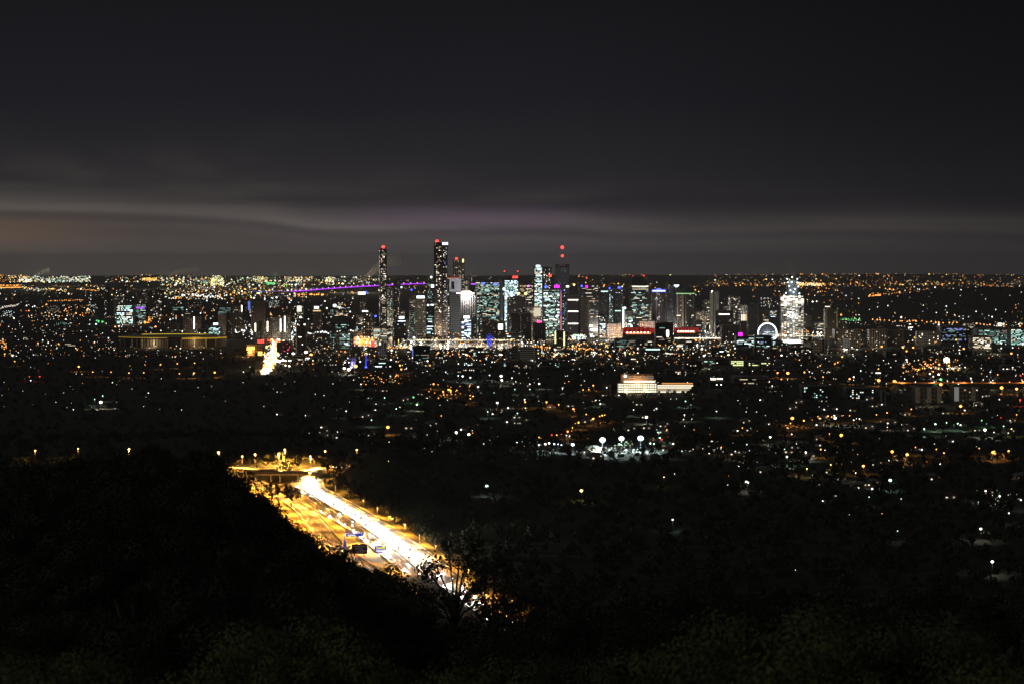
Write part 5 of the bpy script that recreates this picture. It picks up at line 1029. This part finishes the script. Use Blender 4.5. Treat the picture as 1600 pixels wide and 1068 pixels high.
while n < 120:
    px, py = random.uniform(430, 1600), random.triangular(600, 800, 640)
    if (px < 900 and py > 690) or (py > 740 and px < 1150): continue
    x, y = PG(px, py); z = float(terrain(x, y)); k = random.randrange(3); rz = random.uniform(-.6, .6)
    if hu[k] == 0: hu[k] = 1; HP[k].location = (x, y, z-.2); HP[k].rotation_euler = (0, 0, rz)
    else: ho = dup(HP[k], (x, y, z-.2), rz)
    ho = HP[k] if n_h[k] == 0 else ho; n_h[k] += 1
    ho['label'] = f"{['dim weatherboard bungalow', 'two storey tan house', 'small pale cottage'][k]} with lit window {region(px, py)}"; HG.setdefault(ho['label'], []).append((px, ho)); ho['group'] = ho['label']
    n += 1

for lab, it in HG.items(): ordinals(it, lambda w, l: f'{w}: {l}')
# ------------------------------------------------------------------ trees
def leaves(centers, radii, n, size, seed, flat=.75):
    r = np.random.default_rng(seed); c = np.repeat(centers, n, 0); rad = np.repeat(radii, n); k = len(c)
    v = r.normal(size=(k, 3)); v /= np.linalg.norm(v, axis=1)[:, None]; n_ = v + r.normal(size=(k, 3))*.2; v = v*((r.random(k)**.28)*rad)[:, None]; v[:, 2] *= flat; p = c+v
    a = np.cross(n_, r.normal(size=(k, 3))); a /= np.linalg.norm(a, axis=1)[:, None]; b_ = np.cross(n_, a); b_ /= np.linalg.norm(b_, axis=1)[:, None]
    s = (size*(.6+.8*r.random(k)))[:, None]; V = np.stack([p-a*s, p-b_*s*.55, p+a*s, p+b_*s*.55], 1).reshape(-1, 3); return V, np.arange(4*k).reshape(-1, 4)
def make_tree(h, cr, nclump, nleaf, lsize, seed, open_=.0, mat=M_leaf, label='', group='', dome=False):
    r = random.Random(seed); g = thing('tree', label, 'tree', (0, 0, -80), 0, group)
    mb = MB(); fork = h*(.3+.15*open_); lean = r.uniform(-.06, .06)*h
    mb.bar((0, 0, -1.5), (lean, 0, fork), h*.022, h*.015, 7); cs = []; rs = []
    for i in range(nclump):
        a = 2*PI*i*.618+r.uniform(-.4, .4); t = (i+.5)/nclump; zz = h*(.42+.1*open_+(.52-.1*open_)*t+r.uniform(-.05, .05)); rr = cr*math.sqrt(max(.06, 1-abs(t*1.7-.75)**2))*r.uniform(.45, .95)
        c = (lean+rr*math.cos(a), rr*math.sin(a), zz); rad = cr*r.uniform(.26, .46)*(1-.25*open_)
        if dome:
            e = math.asin(t*1.15-.2) if t*1.15-.2 < 1 else 1.4; q = r.uniform(.72, 1.0); c = (lean+cr*q*math.cos(e)*math.cos(a), cr*q*math.cos(e)*math.sin(a), h*.60+h*.36*q*math.sin(e)); rad = cr*r.uniform(.17, .33); zz = c[2]
        cs.append(c); rs.append(rad)
        m_ = (lean+c[0]*.35, c[1]*.35, fork+(zz-fork)*.55); mb.bar((lean, 0, fork*.95), m_, h*.010, h*.006, 5); mb.bar(m_, c, h*.006, h*.003, 4)
    part('trunk', mb, M_bark, g); V, Q = leaves(np.array(cs), np.array(rs), nleaf, lsize, seed); ob('crown', npmesh('crown', V, Q, [mat]), g); return g
KIND = [('tall open gum tree on the dark hillside', 'open gum trees on the hillside'), ('dense rounded tree on the dark hillside', 'dense trees on the hillside'), ('spreading tree in the hillside forest', 'spreading trees of the hillside'), ('slim upright tree in the hillside forest', 'slim trees of the hillside')]
T = [make_tree(17, 5.5, 15, 110, .2, 11, .9, M_leaf, *KIND[0]), make_tree(13, 6, 20, 260, .21, 12, 0, M_leaf2, *KIND[1]), make_tree(15, 7, 22, 260, .22, 13, .2, M_leaf, *KIND[2]), make_tree(16, 3.6, 13, 260, .19, 14, .3, M_leaf2, *KIND[3])]
M_soft2 = plain('soft_leaves_olive', (.075, .092, .03), .7, 0, .3, .4)
NEAR = [make_tree(20, 6.0, 64, 900, .075, 21, .1, M_soft, 'big soft leafy crown close to the camera at the bottom of the view', 'near leafy crowns', True), make_tree(18, 5.2, 52, 850, .075, 22, .3, M_soft2, 'dark leafy crown close to the camera', 'near leafy crowns', True)]
TF = [make_tree(13, 6, 30, 900, .085, 32, 0, M_leaf2, *KIND[1], True), make_tree(15, 7, 34, 900, .085, 33, .2, M_leaf, *KIND[2], True)]
tu = set()
def d_near(y): return y < 270
def put_tree(p, x, y, z, s, rz, label=None, group=None):
    if d_near(y) and p in T: s = s*([17, 13, 15, 16][T.index(p)])/(13 if T.index(p) != 2 else 15); p = TF[1 if T.index(p) == 2 else 0]
    if not label: k_ = T.index(p); label, group = KIND[k_]
    if p.name not in tu: tu.add(p.name); p.location = (x, y, z); p.scale = (s,)*3; p.rotation_euler = (0, 0, rz); o = p
    else: o = dup(p, (x, y, z), rz, s)
    if label: o['label'] = label
    if group: o['group'] = group
    return o
RP = np.concatenate([offset(MAIN, o_) for o_ in (-19, -10, 0, 8, 15)]+[offset(LEFT[:-6], o_) for o_ in (-9, 0, 9)]+[RAMP, UPPER]); RP = RP[~((800+F*RP[:, 0]/RP[:, 1] > 496) & (RP[:, 1] > dist(752)))]; RPX = 800+F*RP[:, 0]/RP[:, 1]; RPY = YH+F*H/RP[:, 1]
RP = RP[RPY < np.where(RPX < 640, sil(RPX)[0]-2, 968)]; RPX = 800+F*RP[:, 0]/RP[:, 1]; RPY = YH+F*H/RP[:, 1]
def hides_road(px, d, z, h, hw):
    top, bot = YH+F*(H-z-h)/d, YH+F*(H-z)/d
    return bool(np.any((RP[:, 1] > d) & (np.abs(RPX-px) < hw) & (RPY > top) & (RPY < bot+4) & (RPY < 968)))
# foreground crowns
for i, (px, py, d, k, lb) in enumerate(((1245, 912, 84, 0, 'largest soft leafy crown at bottom right, close to the camera'), (1110, 1000, 66, 1, 'leafy crown at the bottom, left of the largest one'), (1430, 905, 105, 1, 'dark leafy crown right of the largest one at bottom right'), (1590, 985, 80, 0, 'leafy crown at the bottom right corner'),
                                        (690, 1010, 74, 0, 'leafy crown at the bottom centre below the freeway'), (850, 985, 110, 1, 'dark leafy crown right of the bottom centre'), (470, 925, 96, 0, 'tall soft crown in the lower left centre'), (215, 1010, 78, 1, 'dark crown at the bottom left'), (40, 985, 84, 0, 'leafy crown at the bottom left corner'))):
    x = PX(px, d); z = float(terrain(x, d)); h = PZ(py, d)-z; p = NEAR[k]; put_tree(p, x, d, z, max(.5, h/(20 if k == 0 else 18)), i*1.3, lb, 'near leafy crowns')
for i, (px, py, d, lb) in enumerate(((95, 905, 175, 'round dark crown on the near slope at far left'), (165, 930, 150, 'round dark crown on the near slope, right of the far left one'), (235, 915, 170, 'third round dark crown on the near left slope'), (310, 935, 150, 'fourth round dark crown on the near left slope'), (380, 905, 190, 'round dark crown on the near slope below the slip road'), (20, 930, 150, 'round dark crown cut by the left edge'))):
    x = PX(px, d); z = float(terrain(x, d)); h = max(6, PZ(py, d)-z); put_tree(T[1+i % 2], x, d, z-.5, h/[13, 15][i % 2], i*1.7, lb, 'round crowns on the near left slope')
# gum trees standing against the lower freeway
for i, (px, py, d, k, lb) in enumerate(((712, 830, 470, 0, 'tall gum tree whose limbs stand out against the lower freeway'), (768, 862, 450, 0, 'forked gum tree right of the lower freeway lights'), (668, 945, 430, 0, 'low gum tree left of the lower freeway lights'), (640, 905, 520, 2, 'bushy tree left of the tall gum against the freeway'), (735, 955, 400, 3, 'thin tree between the two gums by the lower freeway'), (815, 915, 480, 2, 'bushy tree right of the forked gum'), (506, 855, 640, 1, 'rounded dark tree in front of the blue lit barrier'), (525, 857, 640, 1, 'small rounded dark tree left of the dark road sign'))):
    x = PX(px, d); z = float(terrain(x, d)); h = PZ(py, d)-z; put_tree(T[k], x, d, z-1, max(.5, min(2.6, h/[17, 13, 15, 16][k])), i*1.1, lb, 'gum trees by the lower freeway')
NT = 20; tries = 0; spots = []; TG = {}
SHORT = ['open gum', 'dense rounded tree', 'spreading tree', 'slim upright tree']
def slope(px, d, R): return ('on the far left hill', 'on the left hill', 'on the hill beside the slip road', 'below the gantry', 'below the lower freeway', 'at lower right', 'at far lower right')[0 if px < 150 else 1 if px < 330 else 2 if px < 500 else 3 if px < 620 else 4 if px < 850 else 5 if px < 1250 else 6] + (', along the crest' if d > R*.85 else (', mid slope' if d > R*.6 else ', lower slope'))
while NT < 300 and tries < 9000:
    tries += 1; px = random.uniform(-20, 1620) if random.random() < .45 else random.uniform(-20, 700); s, R = [float(v) for v in sil(px)]; d = R*random.triangular(.14, 1.12, .85)
    if px > 560 and random.random() < .35: continue
    x = PX(px, d); z = float(terrain(x, d)); hmax = H-(s-YH-6+random.choice([-16, -6, 0, 5, 12, 18, 24]))/F*d - z
    if hmax < 7: continue
    if any((x-a)**2+(d-b_)**2 < (64 if d > 250 else 36) for a, b_ in spots): continue
    k = random.choice([0, 1, 1, 2, 2, 3]); h = min(hmax, random.uniform(12, 25))
    if px > 335 and hides_road(px, d, z, h*.96, 4.5/d*F): continue
    spots.append((x, d)); lb = f'{SHORT[k]} {slope(px, d, R)}'; o = put_tree(T[k], x, d, z-.5, h/[17, 13, 15, 16][k], random.uniform(0, 6), lb, KIND[k][1]); TG.setdefault(lb, []).append((px, o)); NT += 1

for lab, it in TG.items(): ordinals(it, lambda w, l: f'{w} {l}')
# woodland and suburban trees far past three hundred: one object
def woodland():
    r = np.random.default_rng(5); protos_ = []
    for k in range(6):
        c = r.normal(size=(7, 3))*np.array([.42, .42, .28]); c[:, 2] += .25; V, Q = leaves(c, np.full(7, .42), 13, .17, 40+k); protos_.append(V)
    n = 9000; d = np.concatenate([r.uniform(1150, 2700, 4700), r.uniform(2700, 5200, 3300), r.uniform(300, 1150, 2200)]); px = r.uniform(-60, 1660, len(d)); x = PX(px, d)
    keep = np.ones(len(d), bool); Ra = np.concatenate([ALLROAD, UPPER, STREET])
    for p in Ra[::1]: keep &= ((x-p[0])**2+(d-p[1])**2) > (24**2)
    # view kept open to the lamps, to the sports ground and to buildings
    for a, D, _, hw in BL: keep &= ~((np.abs(px-a) < hw+1) & (d < D) & (d > D-60*1)) & ~((np.abs(px-a) < hw+2) & (d >= D) & (d < D+45))
    for t in lm:
        D = dist(float(t[1]), 9); keep &= ~((np.abs(px-float(t[0])) < 3.4) & (d < D+3) & (d > D-75)) & ~((np.abs(px-float(t[0])) < 6) & (np.abs(d-D) < 7))
    s, R = sil(px); z = terrain(x, d); py_top = YH+F*(H-(z+13))/d
    keep &= ~((d < 1150) & (py_top < s-4)) & ~((px > 600) & (px < 800) & (d < 1150) & (d > 300))
    keep &= ~((px > 915) & (px < 1025) & (d < 2660) & (d > 2500))
    # open view of the freeway: nothing tall between the camera and the lanes
    for i in np.nonzero(keep & (px > 330) & (px < 900) & (d < 2400))[0]:
        if hides_road(px[i], d[i], z[i], 15, 4/d[i]*F): keep[i] = False
    x, d, z = x[keep], d[keep], z[keep]; VV = []; 
    near_road = np.full(len(x), 1e9)
    for i in range(len(x)):
        h = r.uniform(7, 15) if d[i] > 2600 else r.uniform(9, 18); w = h*r.uniform(.32, .5); VV.append(protos_[r.integers(6)]*np.array([w, w, h*.55])+np.array([x[i], d[i], z[i]+h*.42]))
    V = np.concatenate(VV); o = ob('woodland', npmesh('woodland', V, np.arange(len(V)).reshape(-1, 4), [M_wood])); tag(o, 'dark mass of woodland and garden trees covering the slopes and suburbs', 'woodland', None, 'stuff')
woodland()
# the bright yellow lit tree at the freeway bend and its neighbours
for px, py, d, lb, k in ((512, 704, 2190, 'small tree lit bright yellow at the freeway bend', 1), (430, 700, 2330, 'tall tree lit from below behind the overbridge', 3), (463, 692, 2350, 'thin tall tree behind the overbridge', 0), (405, 703, 2330, 'amber lit tree left behind the overbridge', 2), (380, 708, 2330, 'dim amber tree at the upper road', 1), (425, 752, 1960, 'dark tree on the traffic island beside the slip road', 1), (445, 753, 1980, 'second dark tree on the traffic island', 2), (455, 757, 1930, 'rightmost dark tree on the traffic island', 1)):
    x = PX(px, d); z = float(terrain(x, d)); h = max(7, PZ(py, d)-z); put_tree(T[k], x, d, z-.3, h/[17, 13, 15, 16][k], px, lb, 'trees around the interchange')

# steam plumes over the far refinery
def plume(label, px, py, D, path, r0, r1, dens):
    m = bpy.data.materials.new('steam'); m.use_nodes = True; nt = m.node_tree; nt.nodes.clear(); v = nt.nodes.new('ShaderNodeVolumePrincipled'); v.inputs['Color'].default_value = (.95, .9, .8, 1); v.inputs['Density'].default_value = dens
    o_ = nt.nodes.new('ShaderNodeOutputMaterial'); nt.links.new(v.outputs[0], o_.inputs['Volume']); x0 = PX(px, D); z0 = gz(D); P = []; n = 10; k = len(path)
    Fc = []
    for i, (a, b_) in enumerate(path):
        r = r0+(r1-r0)*i/(k-1)
        for j in range(n): P.append((PX(a, D)-x0, r*math.cos(2*PI*j/n), PZ(b_, D)-z0+r*math.sin(2*PI*j/n)))
    for i in range(k-1):
        for j in range(n): Fc.append((i*n+j, i*n+(j+1) % n, (i+1)*n+(j+1) % n, (i+1)*n+j))
    Fc += [tuple(range(n)), tuple(range(k*n-1, (k-1)*n-1, -1))]
    g = part('steam_plume', MB().poly(P, Fc), m, None, (x0, D, z0)); tag(g, label, 'steam', None, 'stuff')
plume('broad pale steam plume rising left of the slender beacon tower', 565, 440, 15000, [(566, 441), (570, 436), (578, 428), (590, 418), (606, 409), (628, 402)], 14, 60, .007)
plume('thin wisp of steam drifting right over the left horizon', 265, 435, 17000, [(262, 436), (266, 430), (275, 425), (290, 423), (312, 421)], 10, 26, .008)
plume('short steam wisp over the refinery at far left', 54, 434, 17000, [(53, 435), (57, 430), (66, 425), (78, 421)], 9, 28, .008)
plume('green tinged wisp above the green flare', 424, 436, 16000, [(423, 437), (427, 432), (433, 426)], 10, 26, .008)
plume('steam wisp over the right horizon hills', 1572, 450, 14000, [(1570, 452), (1577, 445), (1590, 440), (1605, 437)], 10, 34, .004)

# unseen point lights added to brighten the steam and the far murk
for px, py, D, c, pw in ((560, 441, 14900, (1, .85, .6), 2.2e6), (262, 437, 16900, (1, .85, .55), 1.2e6), (60, 437, 16900, (.95, 1, .7), 1.6e6), (424, 440, 15900, (.45, 1, .45), 1.2e6), (1570, 455, 13900, (1, .8, .6), 5e5), (100, 440, 19000, (1, .75, .45), 1.2e6), (330, 440, 18000, (1, .85, .5), 1.4e6), (480, 442, 17000, (1, .85, .6), 1.2e6)):
    point((PX(px, D), D-60, PZ(py, D)+15), c, pw, None, 8, 'added_steam_light')
# ------------------------------------------------------------------ haze
hz = MB().box(0, 20400, -125, 62000, 41400, 445)
m = bpy.data.materials.new('haze'); m.use_nodes = True; nt = m.node_tree; nt.nodes.clear(); v = nt.nodes.new('ShaderNodeVolumePrincipled'); v.inputs['Color'].default_value = (.9, .9, .95, 1); v.inputs['Density'].default_value = 2.2e-5
v.inputs['Anisotropy'].default_value = 0
o_ = nt.nodes.new('ShaderNodeOutputMaterial'); nt.links.new(v.outputs[0], o_.inputs['Volume'])
h_ = part('haze', hz, m, None); h_['kind'] = 'stuff'; h_['label'] = 'thin night haze over the city and plain'
print('objects', len(bpy.data.objects), 'lamps', nl, 'filler', len(fill))

for o in bpy.data.objects:
    if o.parent is None and 'label' in o and not 4 <= len(o['label'].split()) <= 16: print('LONG', o['label'])
